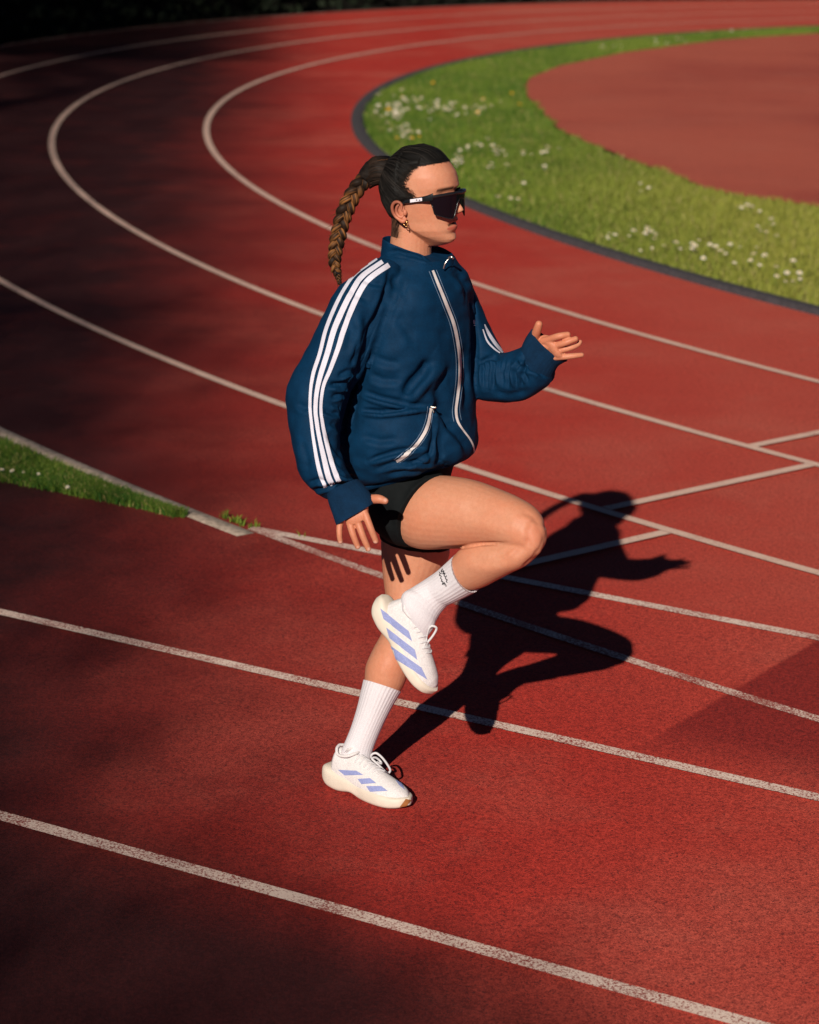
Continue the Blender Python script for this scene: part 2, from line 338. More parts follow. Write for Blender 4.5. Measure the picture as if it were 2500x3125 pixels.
# daisies and dandelions
M_PETAL = simple('daisy_petal', (0.66, 0.62, 0.54), 0.7, 0.08); M_YEL = simple('flower_yellow', (0.75, 0.42, 0.01), 0.6, 0.15)
M_STEM = simple('flower_stem', (0.06, 0.14, 0.03), 0.6)
def flower_mesh(name, n, r, h, layers):
    bm = bmesh.new()
    def face(vs, mi):
        f = bm.faces.new([bm.verts.new(v) for v in vs]); f.material_index = mi
    for L in range(layers):
        for i in range(n):
            a0 = 2*math.pi*(i+.5*L)/n; w = math.pi/n*0.85; rl = r*(1-.25*L); z = h+0.003*L
            face([(0, 0, z), (rl*.7*math.cos(a0-w), rl*.7*math.sin(a0-w), z+.003), (rl*math.cos(a0), rl*math.sin(a0), z+.001+.004*L), (rl*.7*math.cos(a0+w), rl*.7*math.sin(a0+w), z+.003)], 0)
    for i in range(8):
        a0, a1 = 2*math.pi*i/8, 2*math.pi*(i+1)/8; rc = r*.36
        face([(rc*math.cos(a0), rc*math.sin(a0), h+.003), (rc*math.cos(a1), rc*math.sin(a1), h+.003), (0, 0, h+.009)], 1)
    for i in range(4):
        a0, a1 = math.pi*i/2, math.pi*(i+1)/2; q = .0016
        face([(q*math.cos(a0), q*math.sin(a0), 0), (q*math.cos(a1), q*math.sin(a1), 0), (q*math.cos(a1), q*math.sin(a1), h), (q*math.cos(a0), q*math.sin(a0), h)], 2)
    me = bpy.data.meshes.new(name); bm.to_mesh(me); bm.free(); return me
D_ME = flower_mesh('daisy', 11, 0.019, 0.075, 2); D_ME.materials.append(M_PETAL); D_ME.materials.append(M_YEL); D_ME.materials.append(M_STEM)
Y_ME = flower_mesh('dandelion', 14, 0.024, 0.08, 3); Y_ME.materials.append(M_YEL); Y_ME.materials.append(M_YEL); Y_ME.materials.append(M_STEM)
def flower(kind, u, v, label, group, sc=1.0):
    p = G(u, v, 0.07*sc); rd = math.hypot(p[0]-CX, p[1]-CY)
    if R0-.14 < rd < R0+3 or in_poly(np.array([p[:2]]), INF)[0]: return
    o = bpy.data.objects.new(kind, D_ME if kind == 'daisy' else Y_ME); COL.objects.link(o)
    o.location = (p[0], p[1], 0.0); s = sc*random.uniform(.55, 1.05); o.scale = (s, s, s)
    o.rotation_euler = (random.uniform(.0, .55), random.uniform(-.25, .25), random.uniform(-.4, .4))
    o['label'] = label; o['category'] = 'flower'; o['group'] = group
clusters = [(1205, 330, 42, 28, 30), (1235, 385, 35, 20, 16), (1340, 325, 60, 26, 16), (1455, 330, 45, 22, 14), (1240, 300, 50, 12, 8), (1395, 480, 28, 26, 12),
            (1485, 440, 45, 16, 8), (1525, 450, 40, 22, 6), (1640, 455, 40, 12, 7), (1520, 500, 30, 8, 4), (1670, 503, 10, 6, 2), (1560, 600, 30, 30, 5),
            (1980, 570, 40, 20, 3), (2290, 635, 40, 25, 6), (2330, 690, 50, 18, 5), (1860, 700, 60, 10, 6), (1990, 720, 40, 25, 8), (2190, 760, 60, 25, 6),
            (2300, 780, 60, 25, 6), (2100, 730, 90, 30, 8), (2410, 820, 50, 30, 8), (1990, 775, 60, 20, 5), (2050, 122, 60, 7, 12), (1850, 134, 40, 5, 5), (2250, 90, 90, 6, 5), (1700, 230, 5, 3, 0)]
for u, v, su, sv, n in clusters:
    for i in range(int(n*(1.6 if u < 1380 else 1.1))):
        lab, grp = (('white daisy at the far end of the grass strip, behind the red infield', 'daisies at the far end of the strip') if v < 150 else
                    ('white daisy in the thick patch at the rounded left tip of the grass strip', 'daisies in the thick patch at the left tip') if u < 1380 else
                    ('white daisy in the middle of the grass strip, just right of the runner', 'daisies in the middle of the strip') if u < 1800 else
                    ('white daisy scattered in the yellowish right end of the grass strip', 'daisies in the right end of the strip'))
        flower('daisy', u+random.gauss(0, su*.6), v+random.gauss(0, sv*.6), lab, grp)
for u, v in ((1213, 420), (1256, 417), (1280, 404), (1190, 330), (1180, 338), (1225, 285), (1475, 295), (1583, 322), (1460, 335), (1325, 248), (1560, 280)):
    lab, grp = (('yellow dandelion at the near edge of the daisy patch, above the head of the runner', 'dandelions nearest the head of the runner') if v > 400 else
                ('yellow dandelion at the left tip of the grass strip beside the dark kerb', 'dandelions beside the kerb') if u < 1230 else
                ('yellow dandelion in the middle of the grass strip near the red infield', 'dandelions near the infield'))
    flower('dandelion', u, v, lab, grp)
for u, v in ((8, 1432), (115, 1436), (75, 1433), (212, 1478), (47, 1435), (318, 1470)):
    flower('daisy', u, v, 'white daisy in the dark green grass wedge at the left edge', 'daisies in the grass wedge', 0.55)

# ------------------------------------------------------------------ geometry toolkit for the runner
def catmull(A, n):
    A = np.asarray(A, float); m = len(A); t = np.linspace(0, m-1, n); i = np.clip(t.astype(int), 0, m-2); f = (t-i)[:, None]
    p0, p1, p2, p3 = A[np.maximum(i-1, 0)], A[i], A[i+1], A[np.minimum(i+2, m-1)]
    return 0.5*((2*p1)+(-p0+p2)*f+(2*p0-5*p1+4*p2-p3)*f**2+(-p0+3*p1-3*p2+p3)*f**3)
def tube_faces(nr, ns, caps=(True, True)):
    F = [(i*ns+j, i*ns+(j+1) % ns, (i+1)*ns+(j+1) % ns, (i+1)*ns+j) for i in range(nr-1) for j in range(ns)]
    if caps[0]: F.append(tuple(range(ns))[::-1])
    if caps[1]: F.append(tuple((nr-1)*ns+j for j in range(ns)))
    return F
def loft(secs, nr=40, ns=28, caps=(True, True), expo=2.0):
    """secs: (uL,vL,uR,vR,dy,half_depth): edges of the limb in the photo, its depth and thickness"""
    S = np.array([[*P(s[0], s[1], s[4]), *P(s[2], s[3], s[4]), s[5]] for s in secs]); S = catmull(S, nr)
    Lp, Rp, d = S[:, :3], S[:, 3:6], S[:, 6]; C = (Lp+Rp)/2; a = (Rp-Lp)/2
    T = np.gradient(C, axis=0); V = []
    ph = np.linspace(0, 2*np.pi, ns, endpoint=False); c, s = np.cos(ph), np.sin(ph)
    c = np.sign(c)*np.abs(c)**(2/expo); s = np.sign(s)*np.abs(s)**(2/expo)
    for i in range(nr):
        bx = np.cross(a[i], T[i]); bx = nrm(bx)
        if bx[1] > 0: bx = -bx
        V.append(C[i]+c[:, None]*a[i]+s[:, None]*bx*d[i])
    return np.concatenate(V), tube_faces(nr, ns, caps)
def yaw_loft(secs, yaw, nr=40, ns=48, caps=(True, True), expo=2.2):
    """horizontal sections of a torso turned by yaw: (uL,uR,v,dy,ratio,tilt)"""
    f = np.array([math.cos(yaw), -math.sin(yaw), 0]); l = np.array([math.sin(yaw), math.cos(yaw), 0])
    S = catmull(np.array([[*P((s[0]+s[1])/2, s[2], s[3]), np.linalg.norm(P(s[1], s[2], s[3])-P(s[0], s[2], s[3]))/2, s[4], s[5]] for s in secs]), nr)
    ph = np.linspace(0, 2*np.pi, ns, endpoint=False); c, s_ = np.cos(ph), np.sin(ph)
    c = np.sign(c)*np.abs(c)**(2/expo); s_ = np.sign(s_)*np.abs(s_)**(2/expo); V = []
    for r in S:
        hw = r[3]/math.sqrt(math.sin(yaw)**2+(r[4]*math.cos(yaw))**2); hd = hw*r[4]
        V.append(r[:3]+c[:, None]*f*hd+s_[:, None]*l*hw+np.outer(c, [0, 0, r[5]]))
    return np.concatenate(V), tube_faces(nr, ns, caps)
def tube(pts, rad, nr=None, ns=10, caps=(True, True), flat=1.0, ref=(0, -1, 0)):
    pts = np.asarray(pts, float); rad = np.atleast_1d(np.asarray(rad, float))
    if len(rad) != len(pts): rad = np.interp(np.linspace(0, 1, len(pts)), np.linspace(0, 1, len(rad)), rad)
    nr = nr or len(pts)*4; S = catmull(np.c_[pts, rad], nr); C, r = S[:, :3], np.abs(S[:, 3]); T = np.gradient(C, axis=0)
    ph = np.linspace(0, 2*np.pi, ns, endpoint=False); V = []; ref = np.array(ref, float); prev = None
    for i in range(nr):
        t = nrm(T[i]); x = np.cross(t, ref if prev is None else np.cross(prev, t)); x = nrm(x)
        if np.linalg.norm(np.cross(t, ref)) < 1e-4 and prev is None: x = nrm(np.cross(t, (1, 0.2, 0)))
        y = np.cross(t, x)
        if prev is not None and x@prev < 0: x, y = -x, -y
        prev = x
        V.append(C[i]+r[i]*(np.cos(ph)[:, None]*x+flat*np.sin(ph)[:, None]*y))
    return np.concatenate(V), tube_faces(nr, ns, caps)
def capsule_chain(pts, rad, ns=12):
    """round-ended tapering chain (finger)"""
    pts = [np.asarray(p, float) for p in pts]; rad = list(rad)
    e = nrm(pts[-1]-pts[-2]); s = nrm(pts[0]-pts[1]); r0, r1 = rad[0], rad[-1]
    Pn = [pts[0]+s*r0*.8]+pts+[pts[-1]+e*r1*.55, pts[-1]+e*r1*.9]; Rn = [r0*.4]+rad+[r1*.8, r1*.35]
    return tube(Pn, Rn, nr=len(Pn)*5, ns=ns)
def ellipsoid(c, ax, n=20):
    ax = np.asarray(ax, float); V = []; th = np.linspace(0.02, np.pi-0.02, n); ph = np.linspace(0, 2*np.pi, 2*n, endpoint=False)
    for t in th:
        for p in ph: V.append(np.asarray(c)+math.sin(t)*math.cos(p)*ax[0]+math.sin(t)*math.sin(p)*ax[1]+math.cos(t)*ax[2])
    return np.array(V), tube_faces(n, 2*n)
def join(parts):
    V = []; F = []; o = 0
    for v, f in parts: V.append(v); F += [tuple(i+o for i in x) for x in f]; o += len(v)
    return np.concatenate(V), F
def fix_normals(V, F):
    bm = bmesh.new(); vs = [bm.verts.new(v) for v in V]
    for f in F:
        try: bm.faces.new([vs[i] for i in f])
        except ValueError: pass
    bmesh.ops.recalc_face_normals(bm, faces=bm.faces[:]); me = bpy.data.meshes.new('tmp'); bm.to_mesh(me); bm.free(); return me
def remesh(parts, voxel):
    """fuse overlapping closed shells into one skin"""
    V, F = join(parts); me = fix_normals(V, F); o = bpy.data.objects.new('tmp', me); COL.objects.link(o)
    m = o.modifiers.new('r', 'REMESH'); m.mode = 'VOXEL'; m.voxel_size = voxel; m.adaptivity = 0
    dg = bpy.context.evaluated_depsgraph_get(); r = bpy.data.meshes.new_from_object(o.evaluated_get(dg))
    bpy.data.objects.remove(o); bpy.data.meshes.remove(me); r.materials.clear(); return r
def get_co(me):
    a = np.empty(len(me.vertices)*3, np.float32); me.vertices.foreach_get('co', a); return a.reshape(-1, 3).astype(float)
def set_co(me, V): me.vertices.foreach_set('co', np.asarray(V, np.float32).ravel()); me.update()
def get_no(me):
    a = np.empty(len(me.vertices)*3, np.float32); me.vertex_normals.foreach_get('vector', a); return a.reshape(-1, 3).astype(float)
def get_edges(me):
    a = np.empty(len(me.edges)*2, np.int32); me.edges.foreach_get('vertices', a); return a.reshape(-1, 2)
def smooth(me, it, w=None, lam=0.5, mu=-0.52):
    V = get_co(me); E = get_edges(me); n = len(V); deg = np.bincount(E.ravel(), minlength=n)[:, None].astype(float)
    w = 1.0 if w is None else w[:, None]
    for k in range(it):
        for f in (lam, mu):
            S = np.stack([np.bincount(E[:, 0], V[E[:, 1], a], n)+np.bincount(E[:, 1], V[E[:, 0], a], n) for a in range(3)], 1)
            V = V+w*f*(S/np.maximum(deg, 1)-V)
    set_co(me, V)
def seg_dist(uv, poly):
    """signed distance (px) and parameter to a polyline"""
    poly = np.asarray(poly, float); best = np.full(len(uv), 1e9); sg = np.zeros(len(uv)); par = np.zeros(len(uv)); tot = len(poly)-1
    for i in range(tot):
        a, b = poly[i], poly[i+1]; d = b-a; L = d@d; t = np.clip(((uv-a)@d)/L, 0, 1); q = uv-a-t[:, None]*d
        ds = np.hypot(q[:, 0], q[:, 1]); m = ds < best
        best = np.where(m, ds, best); s = np.sign(d[0]*q[:, 1]-d[1]*q[:, 0]); sg = np.where(m, s, sg); par = np.where(m, (i+t)/tot, par)
    return best, sg, par
def folds(me, strokes, gain=1.0):
    """press creases into cloth: each stroke is (polyline, width, depth in m, lip)"""
    V = get_co(me); N = get_no(me); uv = proj(V); view = CAMP-V; view /= np.linalg.norm(view, axis=1)[:, None]
    face = np.clip((np.einsum('ij,ij->i', N, view)+0.15)/0.4, 0, 1); D = np.zeros(len(V))
    for poly, w, dep, lip in strokes:
        poly = np.asarray(poly, float); lo, hi = poly.min(0)-4*w, poly.max(0)+4*w
        m = np.where((uv[:, 0] > lo[0]) & (uv[:, 0] < hi[0]) & (uv[:, 1] > lo[1]) & (uv[:, 1] < hi[1]) & (face > 0))[0]
        if not len(m): continue
        d, s, t = seg_dist(uv[m], poly); fade = np.clip(np.sin(np.pi*np.clip(t, .02, .98))*1.6, 0, 1)
        D[m] += gain*face[m]*fade*(-dep*np.exp(-(d/w)**2)+lip*dep*np.exp(-((d*s-1.7*w)/w)**2))
    set_co(me, V+N*D[:, None])
def noise_disp(me, scale, amp, stretch=(1, 1, 1), ridged=False, seed=0.0, mask=None):
    V = get_co(me); N = get_no(me); st = np.array(stretch)*scale
    q = V*st+seed; n = np.array([noise.fractal(Vector(p), 0.6, 2.1, 3) for p in q])
    if ridged: n = 1-2*np.abs(n)
    if mask is not None: n = n*mask(V)
    set_co(me, V+N*(n*amp)[:, None])
def bvh_of(me):
    return BVHTree.FromPolygons([v.co[:] for v in me.vertices], [p.vertices[:] for p in me.polygons])
def hit(bvh, u, v, off):
    d = Vector(ray(u, v)).normalized(); loc, nor, _, _ = bvh.ray_cast(Vector(CAMP), d)
    if loc is None: return None
    if nor.dot(d) > 0: nor = -nor
    return np.array(loc+nor*off)
def ribbon(bvh, line, wid, off=0.0012, n=60, k=4):
    """strip sewn onto a surface along a line"""
    wid = np.atleast_1d(np.asarray(wid, float)); line = np.asarray(line, float)
    if len(wid) == 1: wid = np.full(len(line), wid[0])
    S = catmull(np.c_[line, wid], n); T = np.gradient(S[:, :2], axis=0); V = []; idx = {}; F = []
    for i in range(n):
        nn = nrm([-T[i][1], T[i][0]])
        for j in range(k+1):
            q = S[i, :2]+nn*S[i, 2]*(j/k-.5); h = hit(bvh, q[0], q[1], off)
            if h is not None: idx[(i, j)] = len(V); V.append(h)
    for i in range(n-1):
        for j in range(k):
            f = [idx.get(x) for x in ((i, j), (i+1, j), (i+1, j+1), (i, j+1))]
            if None in f: continue
            if max(np.linalg.norm(V[f[0]]-V[f[2]]), np.linalg.norm(V[f[1]]-V[f[3]])) > 0.05: continue
            F.append(tuple(f))
    return np.array(V), F
def quad_patch(bvh, q, off=0.001, n=16, k=8):
    """four-cornered patch laid on a surface"""
    q = np.asarray(q, float); V = []; F = []; idx = {}
    for i in range(n+1):
        for j in range(k+1):
            s, t = i/n, j/k; p = (1-s)*((1-t)*q[0]+t*q[3])+s*((1-t)*q[1]+t*q[2]); h = hit(bvh, p[0], p[1], off)
            if h is not None: idx[(i, j)] = len(V); V.append(h)
    for i in range(n):
        for j in range(k):
            f = [idx.get(x) for x in ((i, j), (i+1, j), (i+1, j+1), (i, j+1))]
            if None not in f: F.append(tuple(f))
    return np.array(V), F

# ------------------------------------------------------------------ runner materials
b = MB('skin'); c0 = b.attr('tint'); c0 = b.mix(b.ramp(b.noise(11, 4, .6), .35, .7), c0, b.mix(1.0, c0, (1.02, .90, .86), 'MULTIPLY')); f = b.noise(90, 4, .6); f2 = b.noise(330, 2, .75)
c = b.mix(b.ramp(f, .3, .7), b.mix(1.0, c0, (.93, .90, .88), 'MULTIPLY'), c0)
c = b.mix(b.math('MULTIPLY', b.ramp(f2, .52, .72), .26), c, (.34, .14, .08))
b.bump(b.noise(700, 3), .12, .0006)
M_SKIN = b.set(c, 0.50, **{'Subsurface Weight': 0.12, 'Subsurface Radius': (0.010, 0.004, 0.002), 'Subsurface Scale': 0.5, 'Specular IOR Level': 0.28})
def cloth(name, c, rough=.8, weave=900, bumpw=.25, var=.18, sheen=0.0, spec=.3):
    b = MB(name); f = b.noise(35, 4, .6); g = b.noise(weave, 2, .6)
    col = b.mix(b.ramp(f, .25, .75), tuple(x*(1-var) for x in c), tuple(x*(1+var) for x in c))
    col = b.mix(b.ramp(g, .35, .7), b.mix(1.0, col, (.72, .75, .8), 'MULTIPLY'), col)
    b.bump(g, bumpw, .0008)
    return b.set(col, rough, **{'Sheen Weight': sheen, 'Specular IOR Level': spec})
M_JACKET = cloth('jacket_cloth', (0.0009, 0.026, 0.069), .72, 380, .6, .13, .0, .12)
M_RIB = cloth('ribbed_cuff', (0.0025, 0.022, 0.058), .9, 520, .5, .2, 0, .15)
M_STRIPE = cloth('stripe_tape', (0.70, 0.66, 0.74), .7, 900, .1, .04)
M_ZIP = cloth('zip_tape', (0.74, 0.66, 0.63), .6, 900, .2, .08)
M_THREAD = simple('thread', (0.18, 0.26, 0.38), .8)
M_METAL = simple('zip_metal', (0.62, 0.58, 0.52), .3, .1, Metallic=1.0)
M_SHORTS = cloth('shorts_cloth', (0.0045, 0.0058, 0.0065), .85, 600, .3, .2, 0.0, .15)
b = MB('sock_knit'); g = b.noise(700, 2, .6)
M_SOCK = b.set(b.mix(b.ramp(g, .35, .7), (.56, .52, .56), (.70, .66, .69)), .9); b.bump(g, .3, .0008)
b = MB('shoe_mesh'); v_ = b.voro(420); g = b.noise(300, 3)
M_UPPER = b.set(b.mix(b.ramp(g, .3, .7), (.58, .54, .55), (.70, .66, .66)), .8); b.bump(v_, .35, .0008)
M_SOLE = simple('foam_sole', (0.66, 0.58, 0.49), .6, .06, 25, .1)
M_GUM = simple('gum_outsole', (0.36, 0.14, 0.04), .6, .15, 80)
M_BLUE = cloth('shoe_stripe', (0.29, 0.32, 0.58), .6, 500, .1, .06)
M_LACE = cloth('lace', (0.72, 0.68, 0.68), .8, 1500, .3, .04)
M_INK = simple('black_print', (0.02, 0.02, 0.025), .6)
b = MB('hair'); t_ = b.attr('tint'); M_HAIR = b.set(t_, .6, **{'Specular IOR Level': .13})
M_BLACK = simple('glossy_black', (0.010, 0.010, 0.012), .25)
b = MB('dark_lens'); M_LENS = b.set((0.0025, 0.003, 0.006), .10, **{'Specular IOR Level': .3})
M_WHITE = simple('white_print', (.72, .66, .72), .5, .03)
M_GOLD = simple('gold', (.75, .42, .16), .25, .05, Metallic=1.0)
SKIN = np.array([0.54, 0.243, 0.147])

# ------------------------------------------------------------------ RUNNER
person = empty('person', (*G(1130, 2400)[:2], 0.0), label='running woman in a navy track jacket, black shorts and white shoes balancing on one leg', category='person')
person_parts = []
def part(o, parent=None):
    o.parent = parent or person; o.matrix_parent_inverse = Matrix.Identity(4)
    if parent is None: o.location = Vector(o.location)-person.location
    return o

# ---- head, in its own frame: x forward, y to her left, z up
HYAW, HPIT = math.radians(27), math.radians(3)
hf = np.array([math.cos(HYAW)*math.cos(HPIT), -math.sin(HYAW)*math.cos(HPIT), math.sin(HPIT)]); hl = np.array([math.sin(HYAW), math.cos(HYAW), 0.0]); hu = np.cross(hf, hl)
HO = P(1290, 597, 0.0); HS = 1.0
def HT(p): p = np.atleast_2d(p)*HS; return HO+p[:, :1]*hf+p[:, 1:2]*hl+p[:, 2:3]*hu
def HI(V): q = (np.asarray(V)-HO)/HS; return np.stack([q@hf, q@hl, q@hu], -1)
zf = [-.122, -.117, -.110, -.102, -.094, -.087, -.078, -.070, -.0635, -.056, -.046, -.034, -.018, 0, .012, .025, .04, .06, .085, .105, .114, .118]
xf = [.040, .062, .080, .088, .086, .081, .0895, .092, .084, .0945, .090, .085, .084, .083, .084, .0915, .0905, .085, .067, .040, .018, .002]
xs_ = [.040, .062, .078, .083, .0835, .0835, .084, .084, .084, .084, .084, .084, .084, .083, .084, .0900, .0905, .085, .067, .040, .018, .002]
zb = [-.122, -.10, -.08, -.06, -.04, -.01, .02, .05, .08, .105, .114, .118]; xb = [.0, -.028, -.050, -.064, -.077, -.093, -.099, -.094, -.076, -.045, -.02, -.002]
zw = [-.122, -.117, -.108, -.095, -.08, -.06, -.04, -.01, .02, .05, .08, .10, .11, .118]; ww = [.010, .019, .030, .041, .052, .060, .065, .0705, .0735, .0725, .063, .047, .032, .002]
def head_surface(grow=0.0, nz=150, na=160):
    Z = np.linspace(-.122, .118, nz); Z = Z[0]+(Z[-1]-Z[0])*(0.5-0.5*np.cos(np.pi*(Z-Z[0])/(Z[-1]-Z[0]))*1.0)
    A = np.linspace(0, 2*np.pi, na, endpoint=False); V = []
    for z in Z:
        f, bk, w = np.interp(z, zf, xs_), np.interp(z, zb, xb), np.interp(z, zw, ww)*np.interp(z, [-.11, -.095, -.08, -.06], [1.12, 1.16, 1.1, 1.0]); xc = f*.25+bk*.25-.004; mid_ = np.interp(z, zf, xf)-f
        c, s = np.cos(A), np.sin(A); ex = 2.15
        rx = np.where(c > 0, f-xc, xc-bk); r = (np.abs(c/rx)**ex+np.abs(s/w)**ex)**(-1/ex)
        x, y = xc+r*c, r*s
        fr = np.clip(c, 0, 1)
        x = x+mid_*np.exp(-(y/.021)**2)*(c > 0)
        nz_ = np.interp(z, [-.047, -.041, -.037, -.032, -.027, -.012, .004, .016], [0, .006, .018, .0265, .0255, .016, .007, 0])
        sg = np.interp(z, [-.04, -.03, -.01, .02], [.0115, .0105, .008, .007])
        x = x+nz_*np.exp(-(y/sg)**2)*(c > 0)
        x = x+np.interp(z, [-.045, -.037, -.03, -.02], [0, .006, .004, 0])*np.exp(-((np.abs(y)-.011)/.006)**2)*(c > 0)   # nostril wings
        x = x-.008*np.exp(-((np.abs(y)-.031)/.015)**2-((z-.010)/.012)**2)*(c > 0)                                         # eye sockets
        x = x+.003*np.exp(-((np.abs(y)-.028)/.02)**2-((z-.028)/.006)**2)*(c > 0)                                          # brow
        y = y*(1+.05*np.exp(-((z+.012)/.018)**2)*fr)                                                                      # cheekbones
        zj = np.interp(x, [-.06, -.03, .0, .04, .085], [-.040, -.056, -.078, -.100, -.113]); y = y*(1-.42*np.clip((zj-z)/.03, 0, 1))                  # jaw rises towards the ear
        x = x-np.exp(-((z+.0620+.22*np.abs(y))/.0024)**2)*.008*np.clip(1-(y/.024)**2, 0, 1)*(c > 0)                                       # parted lips
        V.append(np.stack([x, y, np.full(na, z)], 1))
    V = np.concatenate(V); return V, tube_faces(nz, na)
def hair_mask(p):
    """positive where hair grows (head frame)"""
    x, y, z = p[:, 0], np.abs(p[:, 1]), p[:, 2]
    line = np.interp(z, [-.14, -.075, -.055, -.035, -.012, .004, .013, .028, .049, .066, .077, .083, .088, .13], [-.052, -.048, -.044, -.036, -.018, .010, .000, -.018, -.010, .002, .016, .052, .10, .14])
    return np.where((z < -.055) & (x < -.040-(z+.055)*-.12), .02, line-x)
hv, hfc = head_surface()
parts = [(HT(hv), hfc)]
# ears: crisp shells joined to the skin after it is fused
def ear(side):
    ce_, se_ = .78*math.cos(.30), .78*math.sin(.30)
    E_ = lambda p: HT(np.array([[-.0245+(a_[0]+.012)*ce_-(a_[2]+.014)*se_, side*(.0705+a_[1]*.9), -.0300+(a_[0]+.012)*se_+(a_[2]+.014)*ce_] for a_ in p]))
    helix = [(.004, .004, -.018), (-.001, .009, -.012), (.004, .012, .004), (-.004, .014, .014), (-.016, .015, .015), (-.026, .016, .006), (-.030, .015, -.010), (-.027, .013, -.026), (-.019, .011, -.038), (-.010, .010, -.047), (-.003, .007, -.046), (.001, .004, -.040)]
    out = [tube(E_(helix), [.002, .0026, .0034, .0040, .0042, .0042, .0040, .0038, .0042, .0055, .0050, .003], nr=90, ns=12)]
    out.append(tube(E_([(-.006, .009, .006), (-.014, .012, .000), (-.020, .012, -.012), (-.018, .011, -.026), (-.010, .010, -.034), (-.002, .008, -.030)]), [.0024, .0034, .0040, .0040, .0036, .0022], nr=60, ns=10))
    out.append(ellipsoid(E_([(-.012, .003, -.014)])[0], [hf*.013, hl*.0045, hu*.021], 14))
    out.append(ellipsoid(E_([(-.008, .006, -.040)])[0], [hf*.008, hl*.004, hu*.008], 12))
    out.append(ellipsoid(E_([(.004, .004, -.024)])[0], [hf*.0045, hl*.005, hu*.0075], 10))
    return out
# neck and hidden torso
nk = HT(np.array([(-.030, 0, -.03), (-.032, 0, -.085), (-.038, 0, -.15), (-.045, 0, -.20)]))
parts.append(tube(nk, [.052, .050, .055, .075], nr=30, ns=28))
YAW = math.radians(32)
parts.append(yaw_loft([(1210, 1350, 790, 0.01, .7, 0), (1180, 1400, 850, .01, .6, 0), (1150, 1420, 950, .01, .62, 0), (1160, 1400, 1150, .01, .65, 0), (1150, 1385, 1350, .01, .68, 0), (1150, 1350, 1480, .01, .72, 0), (1180, 1350, 1560, .01, .75, 0)], YAW))
# arms inside the sleeves
parts.append(tube([P(1165, 890, -.10), P(1060, 1040, -.15), P(965, 1200, -.17), P(980, 1380, -.235), P(1065, 1510, -.285), P(1085, 1560, -.298)], [.042, .042, .038, .031, .026, .026], nr=50, ns=20))
parts.append(tube([P(1400, 900, .12), P(1430, 1020, .13), P(1475, 1150, .09), P(1570, 1140, .03), P(1640, 1075, -.03), P(1662, 1048, -.05)], [.030, .036, .036, .028, .018, .014], nr=50, ns=20))
# right thigh, knee and calf
parts.append(loft([(1275, 1430, 1190, 1570, -.03, .055), (1325, 1450, 1225, 1640, -.075, .070), (1372, 1452, 1275, 1674, -.115, .085), (1440, 1464, 1370, 1676, -.155, .08), (1510, 1489, 1460, 1672, -.195, .073), (1575, 1517, 1530, 1676, -.235, .065), (1625, 1548, 1580, 1692, -.262, .058), (1655, 1585, 1610, 1712, -.275, .050), (1663, 1625, 1632, 1700, -.278, .036), (1661, 1650, 1650, 1680, -.278, .012)], 60, 32))
parts.append(loft([(1585, 1590, 1668, 1612, -.272, .03), (1560, 1628, 1666, 1655, -.272, .046), (1530, 1650, 1625, 1707, -.265, .052), (1490, 1655, 1575, 1735, -.25, .054), (1440, 1660, 1522, 1765, -.228, .054), (1402, 1680, 1480, 1787, -.21, .05), (1362, 1722, 1420, 1805, -.19, .040), (1310, 1768, 1358, 1836, -.17, .030), (1268, 1804, 1316, 1862, -.155, .026), (1235, 1838, 1286, 1892, -.15, .026)], 56, 30))
# standing leg
parts.append(loft([(1180, 1500, 1345, 1490, .07, .09), (1168, 1580, 1365, 1600, .085, .095), (1163, 1655, 1372, 1690, .085, .088), (1167, 1740, 1345, 1755, .075, .078), (1174, 1800, 1312, 1812, .06, .066), (1180, 1862, 1296, 1872, .045, .060), (1168, 1925, 1282, 1938, .045, .058), (1138, 1982, 1266, 2000, .042, .060), (1117, 2030, 1251, 2042, .035, .060), (1112, 2075, 1234, 2090, .028, .055), (1104, 2120, 1212, 2128, .018, .046), (1090, 2180, 1183, 2178, .005, .038), (1072, 2235, 1153, 2235, -.008, .031), (1058, 2280, 1132, 2285, -.018, .026), (1052, 2330, 1118, 2335, -.025, .022)], 80, 30))
# kneecap
parts.append(ellipsoid(P(1628, 1630, -.285), [np.array([.030, 0, 0]), np.array([0, .028, 0]), np.array([0, 0, .036])], 12))
# right hand (near): palm hanging from the cuff, back of the hand to the camera
def finger(pts, rad): return capsule_chain([P(*p) for p in pts], [r_*1.02 for r_ in rad])
PX = 0.000815
parts.append(loft([(1045, 1555, 1120, 1515, -.295, .017), (1050, 1580, 1124, 1545, -.300, .017), (1058, 1596, 1124, 1568, -.306, .015), (1070, 1606, 1120, 1585, -.310, .011)], 20, 20, expo=2.6))
parts.append(finger([(1045, 1570, -.296), (1037, 1603, -.304), (1036, 1632, -.312), (1039, 1653, -.312)], [10*PX, 9.5*PX, 8.5*PX, 7.5*PX]))
parts.append(finger([(1062, 1570, -.30), (1068, 1597, -.308), (1078, 1632, -.318), (1092, 1668, -.318)], [12*PX, 11*PX, 10*PX, 8.5*PX]))
parts.append(finger([(1080, 1560, -.30), (1092, 1592, -.310), (1106, 1632, -.322), (1124, 1675, -.322)], [11.5*PX, 11*PX, 10*PX, 8.5*PX]))
parts.append(finger([(1103, 1545, -.30), (1115, 1570, -.312), (1131, 1611, -.324), (1147, 1651, -.322)], [11.5*PX, 11*PX, 10*PX, 8.5*PX]))
parts.append(finger([(1100, 1530, -.285), (1128, 1524, -.288), (1156, 1523, -.305), (1176, 1529, -.310)], [14*PX, 14*PX, 13.5*PX, 10*PX]))
parts.append(ellipsoid(P(1670, 1046, -.046), [np.array([.020, 0, -.012]), np.array([0, .009, 0]), np.array([.008, 0, .016])], 12))
